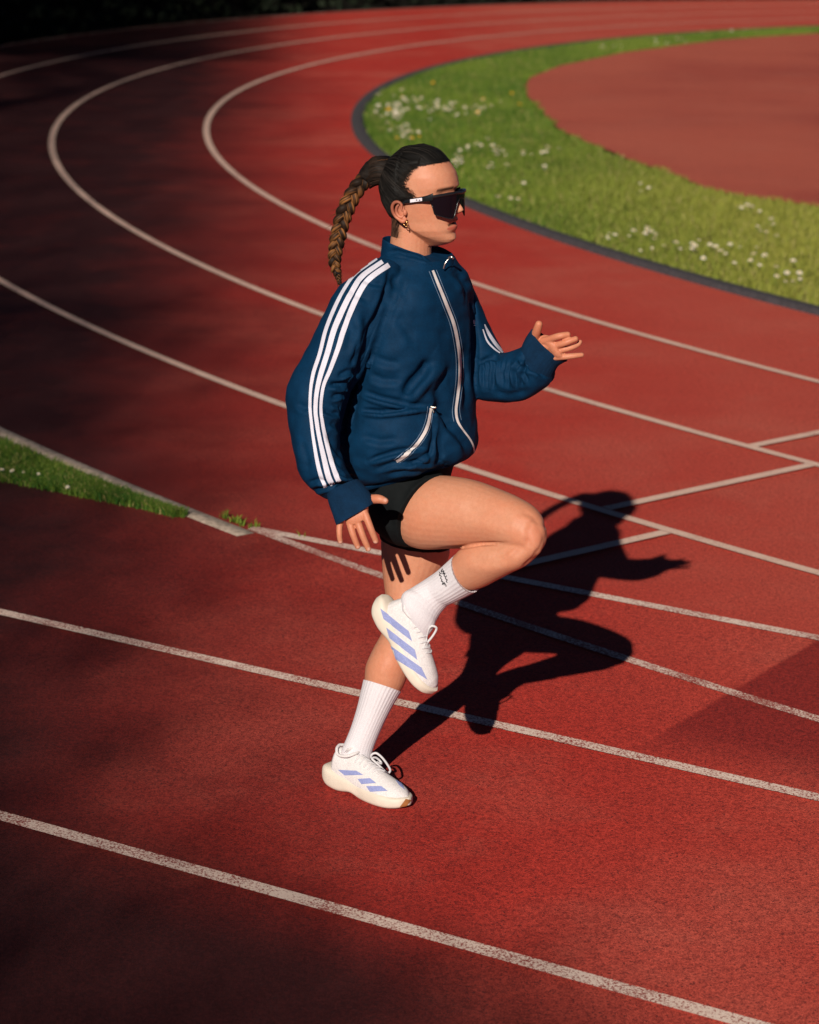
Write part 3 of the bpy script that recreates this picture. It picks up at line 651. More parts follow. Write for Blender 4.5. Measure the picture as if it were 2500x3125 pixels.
# left hand (far): open palm to the camera, thumb up
parts.append(loft([(1628, 1030, 1678, 1100, -.028, .010), (1650, 1031, 1700, 1094, -.042, .012), (1674, 1032, 1714, 1092, -.062, .014), (1690, 1040, 1722, 1088, -.066, .011)], 20, 20, expo=2.6))
parts.append(finger([(1624, 1062, -.028), (1632, 1030, -.044), (1640, 1006, -.060), (1645, 989, -.068)], [15*PX, 14*PX, 13*PX, 11*PX]))
parts.append(finger([(1655, 1042, -.050), (1678, 1035, -.064), (1706, 1026, -.080), (1733, 1021, -.078)], [11*PX, 11*PX, 10.5*PX, 9*PX]))
parts.append(finger([(1668, 1060, -.056), (1698, 1054, -.068), (1728, 1045, -.082), (1757, 1034, -.08)], [11*PX, 11*PX, 10*PX, 8.5*PX]))
parts.append(finger([(1680, 1074, -.056), (1710, 1069, -.066), (1740, 1062, -.072), (1762, 1053, -.066), (1771, 1043, -.062)], [10*PX, 9.5*PX, 8.5*PX, 7.5*PX, 6.5*PX]))
parts.append(finger([(1690, 1090, -.056), (1720, 1089, -.066), (1750, 1086, -.07), (1776, 1083, -.066)], [10*PX, 9.5*PX, 8.5*PX, 7*PX]))
bme = remesh(parts, 0.0021)
V = get_co(bme); hp = HI(V)
face_w = np.where((hp[:, 2] > -.14) & (np.abs(hp[:, 1]) < .1) & (np.abs(hp[:, 0]) < .15), 0.35, 1.0)
_uv = proj(V); hand_w = np.where(((_uv[:, 1] > 1500) & (_uv[:, 1] < 1720) & (_uv[:, 0] < 1200) & (V[:, 1] < Y0-.26)) | ((_uv[:, 0] > 1610) & (_uv[:, 1] < 1130)), .30, 1.0)
smooth(bme, 6, face_w*hand_w); smooth(bme, 26, np.where(face_w*hand_w > .9, 1.0, 0.0), .6, -.615)
folds(bme, [([(1330, 1676), (1400, 1672), (1470, 1660), (1555, 1657)], 5, .006, .2), ([(1590, 1735), (1625, 1705), (1645, 1670)], 6, .003, .3), ([(1560, 1700), (1600, 1668), (1612, 1640)], 14, .003, .3),
            ([(1490, 1700), (1540, 1690), (1580, 1660)], 8, .002, .4), ([(1655, 1585), (1628, 1592), (1612, 1620), (1616, 1660), (1636, 1690)], 10, .0016, .4), ([(1400, 1545), (1480, 1565), (1570, 1590)], 24, .0032, .5),
            ([(1420, 1700), (1490, 1712), (1560, 1700)], 16, .0022, .6), ([(1590, 1560), (1625, 1575), (1650, 1600)], 9, .002, .6)])
_bm = bmesh.new(); _bm.from_mesh(bme)
for v_, f_ in ear(-1)+ear(1):
    vs_ = [_bm.verts.new(x) for x in v_]
    for f in f_: _bm.faces.new([vs_[i] for i in f])
bmesh.ops.recalc_face_normals(_bm, faces=_bm.faces[:]); _bm.to_mesh(bme); _bm.free()
V = get_co(bme); hp = HI(V); uvb = proj(V)
tint = np.tile(SKIN, (len(V), 1)); inhead = (hp[:, 2] > -.13) & (np.abs(hp[:, 1]) < .1) & (np.abs(hp[:, 0]) < .15)
def tmix(mask, colr):
    global tint; m = np.clip(mask, 0, 1)[:, None]; tint = tint*(1-m)+np.array(colr)*m
ay = np.abs(hp[:, 1]); fr = inhead & (hp[:, 0] > .05)
lipw = np.clip(1-(ay/.025)**2, 0, 1)
tmix(fr*np.exp(-((hp[:, 2]+.0725+.12*ay)/(.0068*np.sqrt(lipw+.02)))**4)*(lipw > 0)*.85, (.40, .085, .06))
tmix(fr*np.exp(-((hp[:, 2]+.0568+.10*ay)/(.0044*np.sqrt(lipw+.02)))**4)*(lipw > 0)*.75, (.33, .075, .055))
tmix(fr*np.exp(-((hp[:, 2]+.0628+.22*ay)/.0025)**2)*(ay < .023)*.95, (.03, .008, .006))
tmix(fr*np.exp(-((hp[:, 2]-.0220+.12*(ay-.03))/.0042)**2)*((ay > .012) & (ay < .05))*.9, (.03, .017, .012))
tmix(fr*np.exp(-((ay-.0075)/.0035)**2-((hp[:, 2]+.0385)/.0022)**2)*.8, (.06, .02, .015))
hm = hair_mask(hp)+.007*np.array([noise.noise(Vector((p[1]*260, p[2]*260, p[0]*60))) for p in hp])
tmix(inhead*(hp[:, 2] > -.10)*np.clip((hm+.019)/.022, 0, 1)**1.4*.9, (.028, .016, .011))
tmix(inhead*np.exp(-((ay-.045)/.02)**2-((hp[:, 2]+.02)/.022)**2)*.35*(hp[:, 0] > 0), (.52, .17, .10))
tmix(inhead*(ay > .0725)*(hp[:, 0] < .01)*(hp[:, 2] < .02)*.5, (.50, .15, .09))
tmix(np.exp(-((uvb[:, 0]-1635)/34)**2-((uvb[:, 1]-1640)/48)**2)*.30, (.56, .17, .10))
tmix((uvb[:, 1] > 930)*(uvb[:, 1] < 1130)*(uvb[:, 0] > 1600)*.35, (.52, .16, .09))
tmix((uvb[:, 1] > 1480)*(uvb[:, 1] < 1700)*(uvb[:, 0] < 1200)*(V[:, 1] < Y0-.28)*.3, (.50, .16, .09))
for (u, v, r) in ((1039, 1656, 5), (1094, 1671, 6), (1127, 1677, 6.5), (1145, 1656, 6.5), (1176, 1526, 6)):     # nails
    tmix((np.hypot(uvb[:, 0]-u, uvb[:, 1]-v) < r)*(V[:, 1] < Y0-.28)*.8, (.62, .36, .28))
color_attr(bme, 'tint', tint)
body = part(link('body', bme, M_SKIN))
body_bvh = bvh_of(bme)

# ---- hair cap
cap = hv.copy(); r_ = np.linalg.norm(cap-np.array([-.01, 0, .01]), axis=1)[:, None]
mk = hair_mask(cap)+.0025*np.array([noise.noise(Vector(p*120)) for p in cap])
dirn = (cap-np.array([-.01, 0, .0]))/r_
th = np.clip(mk/.03, -0.4, 1)*.0070*np.where(cap[:, 0] > .02, np.clip((cap[:, 2]-.078)/.024, .15, 1), 1)+np.where(cap[:, 0] < -.03, .004, 0)
streak = np.array([noise.noise(Vector((math.atan2(p[1], p[2]+.0)*14, p[0]*18, 0))) for p in cap])
cap2 = cap+dirn*(th+streak*.0011*(mk > 0))[:, None]
capF = [f for f in hfc if len(f) == 4 and np.mean(mk[list(f)]) > -.001]
used = sorted({i for f in capF for i in f}); re = {a: i for i, a in enumerate(used)}
hair = mesh_obj('hair', HT(cap2[used]), [tuple(re[i] for i in f) for f in capF], M_HAIR)
hc = np.array([0.0055, 0.0048, 0.0045])*(1+.5*streak[used])[:, None]; color_attr(hair.data, 'tint', np.clip(hc, .002, 1)); part(hair)
# combed strands lying on the cap, drawn back to the knot
capb = BVHTree.FromPolygons([tuple(v) for v in cap2[used]], [tuple(re[i] for i in f) for f in capF]); c0_ = np.array([-.012, 0, .0]); kd = nrm(np.array([-.088, -.012, .062])-c0_)
def on_cap(d):
    h_ = capb.ray_cast(Vector(c0_+d*.3), Vector(-d)); return None if h_[0] is None else np.array(h_[0])
comb = []; ccol = []
cand = cap2[used]; edge_i = np.where((mk[used] < .012) & (cand[:, 2] > -.09))[0]; body_i = np.where(cand[:, 2] > -.09)[0]
for i in range(620):
    st = cand[RNG.choice(edge_i if i % 3 else body_i)]; d0 = nrm(st-c0_+RNG.normal(0, .002, 3)); om = math.acos(np.clip(d0@kd, -1, 1))
    if om < .35: continue
    wob = RNG.normal(0, .02, 3); row = []
    for t_ in np.linspace(0, .97, 12):
        d_ = (math.sin((1-t_)*om)*d0+math.sin(t_*om)*kd)/math.sin(om); d_ = nrm(d_+wob*math.sin(math.pi*t_)); h_ = on_cap(d_)
        if h_ is None or (h_-c0_)@d_ < .03: row = []; break
        row.append(h_+d_*RNG.uniform(.0001, .0007))
    if len(row) > 5: comb.append(HT(np.array(row)))
comb_parts = [tube(c_, [.0002, .0009, .0012, .0008], nr=16, ns=4) for c_ in comb]
cvv, cff = join(comb_parts); co_ = mesh_obj('combed_hair', cvv, cff, M_HAIR, kind='stuff')
color_attr(co_.data, 'tint', np.concatenate([np.tile(np.array([.0075, .0060, .0052])*RNG.choice([.4, .7, 1.0, 1.6, 3.2]), (len(p_[0]), 1)) for p_ in comb_parts])); part(co_, hair)
# bun base and braid
def ribbon_strands(curves, rad, col, name, parent):
    parts_ = [tube(c, rad if np.ndim(rad) else [rad*.6, rad, rad*.3], nr=max(6, len(c)*2), ns=4) for c in curves]
    Vv, Ff = join(parts_); o = mesh_obj(name, Vv, Ff, M_HAIR)
    cc = np.concatenate([np.tile(col*RNG.uniform(.6, 1.5), (len(p[0]), 1)) for p in parts_]); color_attr(o.data, 'tint', np.clip(cc, 0, 1)); return part(o, parent)
KN = [P(1190, 520, .03), P(1160, 520, .03), P(1135, 530, .03), P(1118, 548, .03)]
kv, kf = tube(KN, [.034, .036, .030, .024], nr=40, ns=32)
kn = np.array([noise.noise(Vector((p[0]*30, p[1]*120, p[2]*120))) for p in kv]); kc = kv.mean(0)
o = mesh_obj('hair_knot', kv+(kv-kc)*(kn*.05)[:, None], kf, M_HAIR); color_attr(o.data, 'tint', np.clip(np.array([.011, .0075, .006])*(1+1.2*kn)[:, None], .003, 1)); part(o, hair)
path = catmull(np.array([P(1128, 535, .03), P(1100, 562, .03), P(1072, 605, .03), P(1048, 660, .03), P(1034, 715, .03), P(1024, 765, .03), P(1022, 805, .03), P(1030, 835, .03), P(1038, 868, .03)]), 200)
wr = np.interp(np.linspace(0, 1, 200), [0, .15, .3, .5, .7, .85, .93, 1], [.018, .019, .0195, .018, .015, .0105, .0065, .004])
Tt = np.gradient(path, axis=0); Tt /= np.linalg.norm(Tt, axis=1)[:, None]
side = np.cross(Tt, np.array([0, -1.0, 0])); side /= np.linalg.norm(side, axis=1)[:, None]; dep_ = np.cross(side, Tt)
braid = empty('braid', (0, 0, 0)); part(braid, hair)
braid_parts = []; cols = []
L_ = np.cumsum(np.r_[0, np.linalg.norm(np.diff(path, axis=0), axis=1)]); phase = np.cumsum(np.r_[0, np.diff(L_)/(wr[1:]*2.35)])*2*math.pi/1.6
bv = []; bf = []; bc = []; off_ = 0
for k in range(3):
    phk = phase+k*2*math.pi/3
    pts_ = path+side*(np.sin(phk)*wr*.62)[:, None]+dep_*(np.sin(2*phk)*wr*.42)[:, None]
    tv, tf = tube(pts_, wr*.55, nr=400, ns=28, flat=1.0)
    st = np.array([noise.noise(Vector(((i % 28)*.75+k*9, (i//28)*.05, k*3.3))) for i in range(len(tv))])
    front = np.repeat(np.interp(np.linspace(0, 199, 400), np.arange(200), np.sin(2*phk)), 28)
    bv.append(tv+(st*.0012)[:, None]*np.array([0, -1, 0])); bf += [tuple(i+off_ for i in f) for f in tf]; off_ += len(tv)
    patchy = np.array([noise.noise(Vector(((i//28)*.028+k*7, k*5.1, 1.0))) for i in range(len(tv))]); cc = np.array([.020, .010, .006])*(1+0*st)[:, None]; hi_ = np.clip(.12+1.9*st+1.3*patchy, 0, 1)[:, None]; cc = cc*(1-hi_)+np.array([.29, .115, .034])*hi_
    fade_ = np.repeat(np.clip(np.interp(np.linspace(0, 1, 400), [0, .12, .3, .88, 1], [.05, .35, 1, .8, .1]), 0, 1), 28)[:, None]
    bc.append(cc*fade_+np.array([.012, .008, .006])*(1-fade_))
bpy.data.objects.remove(braid)
bo = mesh_obj('braid', np.concatenate(bv), bf, M_HAIR); color_attr(bo.data, 'tint', np.concatenate(bc)); part(bo, hair)
elv = tube([P(1028, 822, .03), P(1031, 836, .03)], [.0095, .0085], nr=10, ns=14); part(mesh_obj('hair_elastic', *elv, M_BLACK), hair)
kst = []
for i in range(150):
    a_ = RNG.uniform(0, 2*math.pi); pts_ = []
    for t_, (c_, r_) in enumerate(zip(KN, [.0345, .0365, .0305, .0245])):
        tt_ = nrm(np.array(KN[-1])-np.array(KN[0])); x_ = nrm(np.cross(tt_, (0, -1, 0))); y_ = np.cross(tt_, x_); a2_ = a_+t_*.12+RNG.normal(0, .05)
        pts_.append(np.array(c_)+r_*(math.cos(a2_)*x_+math.sin(a2_)*y_))
    kst.append(np.array(pts_))
ribbon_strands(kst, .0011, np.array([.020, .011, .007]), 'knot_strands', hair)['kind'] = 'stuff'
# loose strands at temple, nape, over the knot and out of the braid
cur = []
hvb = BVHTree.FromPolygons([tuple(v) for v in hv], [tuple(f) for f in hfc if len(f) == 4])
edge_j = np.where((mk > -.013) & (mk < .008) & (cap[:, 2] > -.01))[0]
for i in range(520):
    st = cap[RNG.choice(edge_j)]; d0 = nrm(st-c0_+RNG.normal(0, .0015, 3)); om = math.acos(np.clip(d0@kd, -1, 1)); bend = RNG.normal(0, .10, 3); L_s = RNG.uniform(.06, .22); pts_ = []
    for t_ in np.linspace(0, 1, 6):
        q_ = t_*L_s; d_ = nrm((math.sin((1-q_)*om)*d0+math.sin(q_*om)*kd)/math.sin(om)+bend*t_*(1-t_)*1.2+bend*.25*t_); h_ = hvb.ray_cast(Vector(c0_+d_*.3), Vector(-d_))[0]
        if h_ is None: pts_ = []; break
        pts_.append(np.array(h_)+d_*(.0008+.0035*t_))
    if pts_: cur.append(HT(np.array(pts_)))
for i in range(26):
    z = RNG.uniform(-.085, -.03); x_ = np.interp(z, [-.075, -.03], [-.05, -.034])+RNG.normal(.004, .004)
    pts_ = [(x_-s*.3, -(.048+.4*(z+.085))-.003-s*.05, z-s*.7) for s in np.linspace(0, RNG.uniform(.01, .03), 5)]; cur.append(HT(np.array(pts_)))
ribbon_strands(cur, .00048, np.array([.012, .008, .006]), 'loose_hair', hair)['kind'] = 'stuff'
cur = []
for i in range(70):
    j = RNG.integers(5, 190); p = path[j]+side[j]*wr[j]*RNG.choice([-1, 1])*.95; d = nrm(Tt[j]+side[j]*RNG.normal(0, .55)+dep_[j]*RNG.normal(0, .3)); l_ = RNG.uniform(.008, .03)
    cur.append(np.array([p-d*l_*.3, p+d*l_*.3+side[j]*RNG.normal(0, .002), p+d*l_]))
for i in range(34):
    t = RNG.uniform(0, 1); a_ = P(1128+RNG.normal(0, 5), 522+RNG.normal(0, 6), .02); b2_ = P(1192+RNG.normal(0, 8), 494+RNG.normal(0, 5), .01)
    m_ = (a_+b2_)/2+np.array([RNG.normal(-.006, .002), -.008, .011+RNG.normal(0, .0035)]); cur.append(np.array([a_, m_, b2_]))
ribbon_strands(cur, .00045, np.array([.11, .045, .017]), 'flyaway_hair', hair)['kind'] = 'stuff'

# ---- jacket
torso = yaw_loft([(1185, 1385, 772, .0, .78, -.01), (1165, 1398, 800, .0, .76, -.01), (1130, 1425, 838, .0, .70, 0), (1105, 1440, 880, .0, .66, 0), (1090, 1447, 950, .0, .66, 0), (1082, 1448, 1050, .0, .68, 0), (1070, 1447, 1150, .0, .70, 0), (1050, 1450, 1230, .0, .73, 0), (1038, 1456, 1300, .0, .76, .0), (1036, 1457, 1355, .0, .77, .01), (1052, 1446, 1400, .0, .76, .02), (1078, 1415, 1432, .0, .74, .03), (1105, 1385, 1442, .0, .72, .035)], YAW, 80, 64)
slv = loft([(1135, 800, 1225, 850, -.07, .05), (1085, 838, 1205, 900, -.105, .07), (1030, 880, 1190, 960, -.125, .078), (985, 962, 1168, 1020, -.14, .082), (945, 1050, 1140, 1080, -.152, .083), (905, 1125, 1105, 1145, -.165, .083), (875, 1195, 1068, 1215, -.178, .08), (878, 1262, 1046, 1295, -.20, .078), (888, 1340, 1045, 1365, -.225, .077), (902, 1420, 1062, 1425, -.25, .074), (932, 1480, 1090, 1462, -.268, .068), (972, 1514, 1102, 1474, -.28, .058), (1003, 1522, 1095, 1478, -.285, .042)], 90, 40)
slv2 = loft([(1360, 845, 1425, 842, .10, .05), (1372, 900, 1453, 890, .115, .065), (1385, 970, 1476, 955, .12, .068), (1398, 1040, 1500, 1010, .12, .068), (1402, 1110, 1532, 1062, .11, .068), (1420, 1185, 1545, 1100, .095, .066), (1470, 1218, 1530, 1110, .075, .062)], 50, 36)
slv3 = loft([(1440, 1120, 1452, 1200, .095, .05), (1480, 1095, 1480, 1222, .08, .062), (1520, 1080, 1545, 1229, .06, .066), (1560, 1072, 1600, 1219, .03, .064), (1588, 1062, 1645, 1200, .005, .060), (1598, 1058, 1676, 1172, -.012, .055), (1600, 1058, 1686, 1145, -.02, .045)], 50, 36)
jme = remesh([torso, slv, slv2, slv3], 0.0035)
smooth(jme, 9)
V = get_co(jme); uvj = proj(V)
noise_disp(jme, 6, .006, (1, 1, 1.4), False, 3.0)
noise_disp(jme, 11, .0011, (.45, .6, 1.9), True, 21.0, lambda V: np.clip(np.array([noise.noise(Vector(p*4.5)) for p in V])*2.0+.1, 0, 1)*np.clip((1.16-V[:, 2])/.12, .25, 1))
smooth(jme, 1)
J = []
# seams and creases between sleeve and body
J += [([(1192, 812), (1185, 860), (1172, 915), (1140, 1000), (1118, 1080), (1092, 1142), (1062, 1212), (1045, 1298), (1047, 1370), (1072, 1440)], 9, .012, .15)]
J += [([(1262, 836), (1238, 880), (1205, 960), (1165, 1050)], 5, .002, .2)]
J += [([(1442, 900), (1446, 980), (1449, 1080), (1449, 1200)], 7, .012, .1)]
# body
J += [([(1235, 1205), (1262, 1165), (1300, 1125), (1318, 1090)], 17, .012, .7), ([(1092, 1188), (1158, 1212), (1235, 1229), (1325, 1236)], 9, .008, .6), ([(1095, 1250), (1150, 1256), (1215, 1250), (1285, 1240)], 7, .009, .7),
      ([(1312, 1250), (1325, 1300), (1325, 1360), (1305, 1425)], 8, .009, -.3), ([(1318, 1235), (1345, 1250), (1380, 1295), (1420, 1350), (1440, 1400)], 15, .012, .5), ([(1330, 1180), (1350, 1230), (1385, 1290)], 18, .008, .4),
      ([(1125, 1405), (1165, 1392), (1208, 1377), (1300, 1362)], 8, .007, .7), ([(1140, 1435), (1200, 1415), (1270, 1412), (1340, 1420)], 7, .006, .7), ([(1100, 1330), (1160, 1345), (1220, 1340)], 11, .006, .6),
      ([(1180, 1450), (1230, 1440), (1300, 1438), (1370, 1430)], 6, .005, .6), ([(1360, 1425), (1372, 1440), (1378, 1455)], 5, .006, .6), ([(1405, 1410), (1412, 1430), (1408, 1448)], 5, .005, .6),
      ([(1130, 1085), (1180, 1105), (1225, 1110)], 12, .005, .6), ([(1120, 1140), (1170, 1160), (1230, 1160)], 12, .006, .6), ([(1205, 960), (1240, 1000), (1270, 1060)], 16, .004, .5), ([(1380, 1120), (1350, 1160), (1335, 1200)], 12, .006, .6),
      ([(1415, 1100), (1425, 1180), (1420, 1260)], 10, .006, .5), ([(1185, 820), (1220, 870), (1250, 920)], 13, .004, .5), ([(1400, 830), (1420, 870), (1432, 930)], 10, .006, .5), ([(1340, 1330), (1352, 1390), (1340, 1430)], 9, .006, .6)]
# near sleeve
J += [([(1110, 940), (1128, 1000), (1118, 1060), (1090, 1120)], 16, .008, .5), ([(1030, 1150), (1060, 1135), (1100, 1135)], 8, .007, .8), ([(1005, 1170), (1040, 1180), (1072, 1175)], 8, .008, .8), ([(1010, 1215), (1035, 1205), (1060, 1200)], 7, .006, .8),
      ([(985, 1250), (1015, 1262), (1042, 1262)], 8, .006, .8), ([(1000, 1320), (1020, 1360), (1050, 1400)], 10, .007, .6), ([(1015, 1390), (1040, 1420), (1075, 1450)], 8, .007, .7), ([(1030, 1440), (1060, 1455), (1090, 1460)], 6, .006, .8),
      ([(940, 1475), (970, 1465), (1005, 1475)], 7, .006, .7), ([(905, 1230), (930, 1245), (950, 1240)], 9, .004, .6), ([(1060, 870), (1090, 900), (1130, 915)], 12, .005, .6), ([(1100, 850), (1140, 865), (1175, 870)], 9, .005, .6),
      ([(950, 1500), (985, 1490), (1040, 1478), (1090, 1466)], 6, .006, .6), ([(1050, 960), (1075, 1010), (1060, 1080)], 14, .004, .5), ([(920, 1340), (935, 1400), (940, 1440)], 11, .004, .6), ([(1005, 1290), (1030, 1300), (1046, 1330)], 8, .005, .7)]
# far sleeve: bunched wrinkles of the forearm
for k_ in range(9):
    u = 1478+k_*17+random.uniform(-4, 4); J.append(([(u, 1100+random.uniform(-8, 12)), (u-8+random.uniform(-5, 5), 1140), (u-2+random.uniform(-8, 8), 1175+random.uniform(-10, 25))], 5.5, .006+.002*random.random(), .8))
J += [([(1460, 1110), (1490, 1095), (1530, 1092)], 7, .007, .6), ([(1560, 1100), (1590, 1120), (1640, 1130), (1680, 1128)], 7, .005, .7), ([(1500, 1195), (1560, 1205), (1620, 1190)], 10, .004, .6), ([(1585, 1085), (1620, 1120), (1665, 1155)], 6, .005, .7)]
folds(jme, J, 1.15)
# the deep ones: hollow between sleeve and body, drape below the pocket, the fold running up to the zip
folds(jme, [([(1178, 925), (1140, 1020), (1112, 1110), (1080, 1200), (1062, 1290), (1066, 1390)], 24, .020, .0), ([(1345, 1262), (1356, 1320), (1350, 1400), (1340, 1440)], 26, .020, .25),
            ([(1225, 1222), (1255, 1180), (1290, 1140), (1312, 1100)], 15, .016, .8), ([(1095, 1196), (1160, 1216), (1240, 1236), (1318, 1243)], 7, .009, .9), ([(1098, 1252), (1165, 1258), (1230, 1250), (1290, 1242)], 6, .010, .9),
            ([(1435, 880), (1446, 960), (1450, 1060), (1449, 1190)], 9, .014, .0), ([(1415, 1060), (1420, 1130), (1412, 1200)], 14, .012, .4), ([(1120, 1408), (1170, 1392), (1230, 1376), (1300, 1362)], 6, .009, .9),
            ([(1230, 1425), (1275, 1405), (1310, 1380), (1322, 1330)], 7, .009, .8), ([(1190, 840), (1210, 880), (1205, 930)], 14, .009, .4), ([(1380, 822), (1412, 850), (1436, 872)], 13, .010, .4),
            ([(1000, 1180), (1040, 1170), (1078, 1168)], 6, .008, .9), ([(1010, 1232), (1036, 1240), (1050, 1262)], 6, .007, .9), ([(1070, 1120), (1088, 1085), (1092, 1040)], 9, .009, .6)], .65)
smooth(jme, 3)
jacket = part(link('jacket', jme, M_JACKET)); jb = bvh_of(jme)
def sew(name, VF, mat, parent=None, **props):
    o = mesh_obj(name, VF[0], VF[1], mat, **props); return part(o, parent or jacket)
# collar: a thin standing ring, higher at the back
def ringpts(u0, v0, ru, rv, rot, dy, dd, dip=0.0, n=72):
    A = np.linspace(0, 2*np.pi, n, endpoint=False); out = []
    for a_ in A:
        x, y = ru*math.cos(a_), rv*math.sin(a_); g_ = dip*math.exp(-((a_-.85)/.42)**2); out.append(P(u0+x*math.cos(rot)-y*math.sin(rot)-.25*g_, v0+x*math.sin(rot)+y*math.cos(rot)+g_, dy-dd*math.sin(a_)))
    return np.array(out)
rings = [ringpts(1276, 822, 108, 22, .16, .0, .10), ringpts(1276, 800, 118, 20, .16, .0, .095), ringpts(1275, 776, 112, 20, .20, .0, .088, 12), ringpts(1275, 750, 112, 19, .24, .0, .085, 26), ringpts(1275, 750, 107, 16, .24, .0, .078, 26), ringpts(1276, 785, 100, 16, .20, .0, .074)]
cv = np.concatenate(rings); n = 72
for i in range(len(cv)):
    cv[i] += .004*noise.noise(Vector(cv[i]*35))*np.array([0, -1, .6])
cf = [(i*n+j, i*n+(j+1) % n, (i+1)*n+(j+1) % n, (i+1)*n+j) for i in range(5) for j in range(n)]
cme = fix_normals(cv, cf); csub = bpy.data.objects.new('t', cme); COL.objects.link(csub); csub.modifiers.new('s', 'SUBSURF').levels = 2
cm2 = bpy.data.meshes.new_from_object(csub.evaluated_get(bpy.context.evaluated_depsgraph_get())); bpy.data.objects.remove(csub)
folds(cm2, [([(1175, 772), (1210, 768), (1250, 775), (1300, 790), (1345, 815)], 8, .012, .5), ([(1165, 790), (1200, 800), (1260, 812), (1310, 822)], 6, .005, .5), ([(1225, 800), (1250, 780), (1270, 770)], 8, .005, .6), ([(1290, 775), (1320, 800), (1335, 825)], 7, .006, .5)])
collar = part(link('collar', cm2, M_JACKET), jacket); cb = bvh_of(cm2)
# three white stripes down each sleeve
S1 = [(1187, 809), (1135, 845), (1106, 878), (1075, 940), (1049, 1008), (1032, 1063), (1007, 1130), (987, 1179), (979, 1240), (983, 1285), (992, 1333), (1010, 1405), (1027, 1454), (1036, 1470)]
S2 = [(1168, 799), (1108, 842), (1080, 881), (1048, 942), (1020, 1008), (1001, 1074), (980, 1140), (967, 1196), (963, 1250), (967, 1290), (974, 1333), (990, 1405), (1003, 1455), (1016, 1480)]
S3 = [(1151, 790), (1087, 836), (1053, 880), (1022, 940), (995, 1008), (977, 1078), (957, 1140), (948, 1196), (947, 1250), (951, 1290), (956, 1333), (968, 1405), (981, 1455), (994, 1487)]
sew('stripe', ribbon(jb, S1, [15, 16, 16, 16, 15, 14, 12, 10, 9, 10, 11, 13, 15, 14], n=120), M_STRIPE)
sew('stripe', ribbon(jb, S2, [13, 15, 16, 17, 17, 16, 15, 13, 12, 12, 12, 15, 16, 15], n=120), M_STRIPE)
sew('stripe', ribbon(jb, S3, [8, 9, 10, 11, 11, 11, 11, 9, 9, 9, 9, 11, 12, 11], n=120), M_STRIPE)
sew('stripe', ribbon(jb, [(1478, 990), (1492, 1020), (1512, 1050), (1535, 1076)], [3, 9, 10, 8], n=30), M_STRIPE)
sew('stripe', ribbon(jb, [(1473, 1005), (1486, 1040), (1505, 1062), (1526, 1078)], [3, 5, 5, 4], n=30), M_STRIPE)
ZL = [(1320, 826), (1340, 876), (1362, 931), (1383, 986), (1395, 1041), (1402, 1096), (1402, 1152), (1396, 1207), (1391, 1251), (1396, 1284), (1412, 1311), (1433, 1339), (1445, 1366), (1447, 1399), (1441, 1418)]
sew('zip', ribbon(jb, ZL, [7, 9, 10, 10, 10, 10, 9, 9, 8, 7, 5, 5, 5, 5, 4], .0016, 120), M_ZIP)
for sgn in (-1, 1):
    off = [(u+sgn*11, v-sgn*2) for u, v in ZL[:10]]; sew('stitching', ribbon(jb, off, 1.3, .0012, 100, 1), M_THREAD)
PZ = [(1314, 1246), (1309, 1280), (1298, 1315), (1280, 1345), (1256, 1372), (1232, 1393), (1210, 1408)]
sew('pocket_zip', ribbon(jb, PZ, [7, 9, 10, 10, 10, 10, 9], .0016, 60), M_ZIP)
sew('stitching', ribbon(jb, [(u-9, v-5) for u, v in PZ], 1.2, .0012, 50, 1), M_THREAD)
sew('stitching', ribbon(jb, [(u+8, v+5) for u, v in PZ], 1.2, .0012, 50, 1), M_THREAD)
h1 = hit(jb, 1316, 1246, .004)
sew('zip_pull', join([tube([h1+np.array([-.004, 0, .004]), h1+np.array([.004, -.002, .002]), h1+np.array([.010, -.003, .004])], [.003, .0035, .002], ns=8), tube([h1, h1+np.array([.004, -.002, -.010])], [.0018, .0018], ns=6)]), M_METAL)
c1 = P(1374, 788, -.075)
sew('zip_pull', join([tube([c1+np.array([-.004, 0, 0]), c1+np.array([.004, -.002, .003]), c1+np.array([.008, -.002, -.001])], [.003, .004, .003], ns=8), tube([c1+np.array([-.004, -.001, -.002]), c1+np.array([-.012, -.004, -.013]), c1+np.array([-.016, -.004, -.026])], [.0016, .0016, .0018], ns=6)]), M_METAL)
# small leaf emblem on the chest
ev = []; ef = []
for q in ([(1443, 978), (1446, 976), (1446, 990), (1444, 988)], [(1447, 974), (1449, 978), (1449, 990), (1447, 990)], [(1444, 992), (1449, 992), (1449, 994), (1444, 994)]):
    v_, f_ = quad_patch(jb, q, .0015, 3, 3)
    ef += [tuple(i+sum(len(x) for x in ev) for i in f) for f in f_]; ev.append(v_)
ev = [x for x in ev if len(x)]
if ev: sew('emblem', (np.concatenate(ev), ef), M_STRIPE)
# ribbed cuffs with thumb holes: tubes open at the hand
def cuff(secs, ribs):
    Vc, Fc = loft(secs, 30, 96, (False, False)); nr, ns = 30, 96
    C = Vc.reshape(nr, ns, 3); ctr_ = C.mean(1, keepdims=True); rad = C-ctr_
    amp = 1+.012*np.cos(np.arange(ns)*2*np.pi*ribs/ns)[None, :, None]; outer = ctr_+rad*amp; inner = ctr_+rad*.94
    Vv = np.concatenate([outer.reshape(-1, 3), inner.reshape(-1, 3)])
    F2 = [tuple(i+nr*ns for i in f)[::-1] for f in Fc]; last = (nr-1)*ns
    rim = [(last+j, last+(j+1) % ns, nr*ns+last+(j+1) % ns, nr*ns+last+j) for j in range(ns)]
    return Vv, Fc+F2+rim
part(mesh_obj('cuff', *cuff([(998, 1508, 1092, 1462, -.282, .045), (1004, 1535, 1108, 1478, -.288, .036), (1013, 1562, 1126, 1500, -.294, .030), (1022, 1588, 1138, 1524, -.299, .027), (1027, 1602, 1140, 1536, -.301, .026)], 32), M_RIB), jacket)
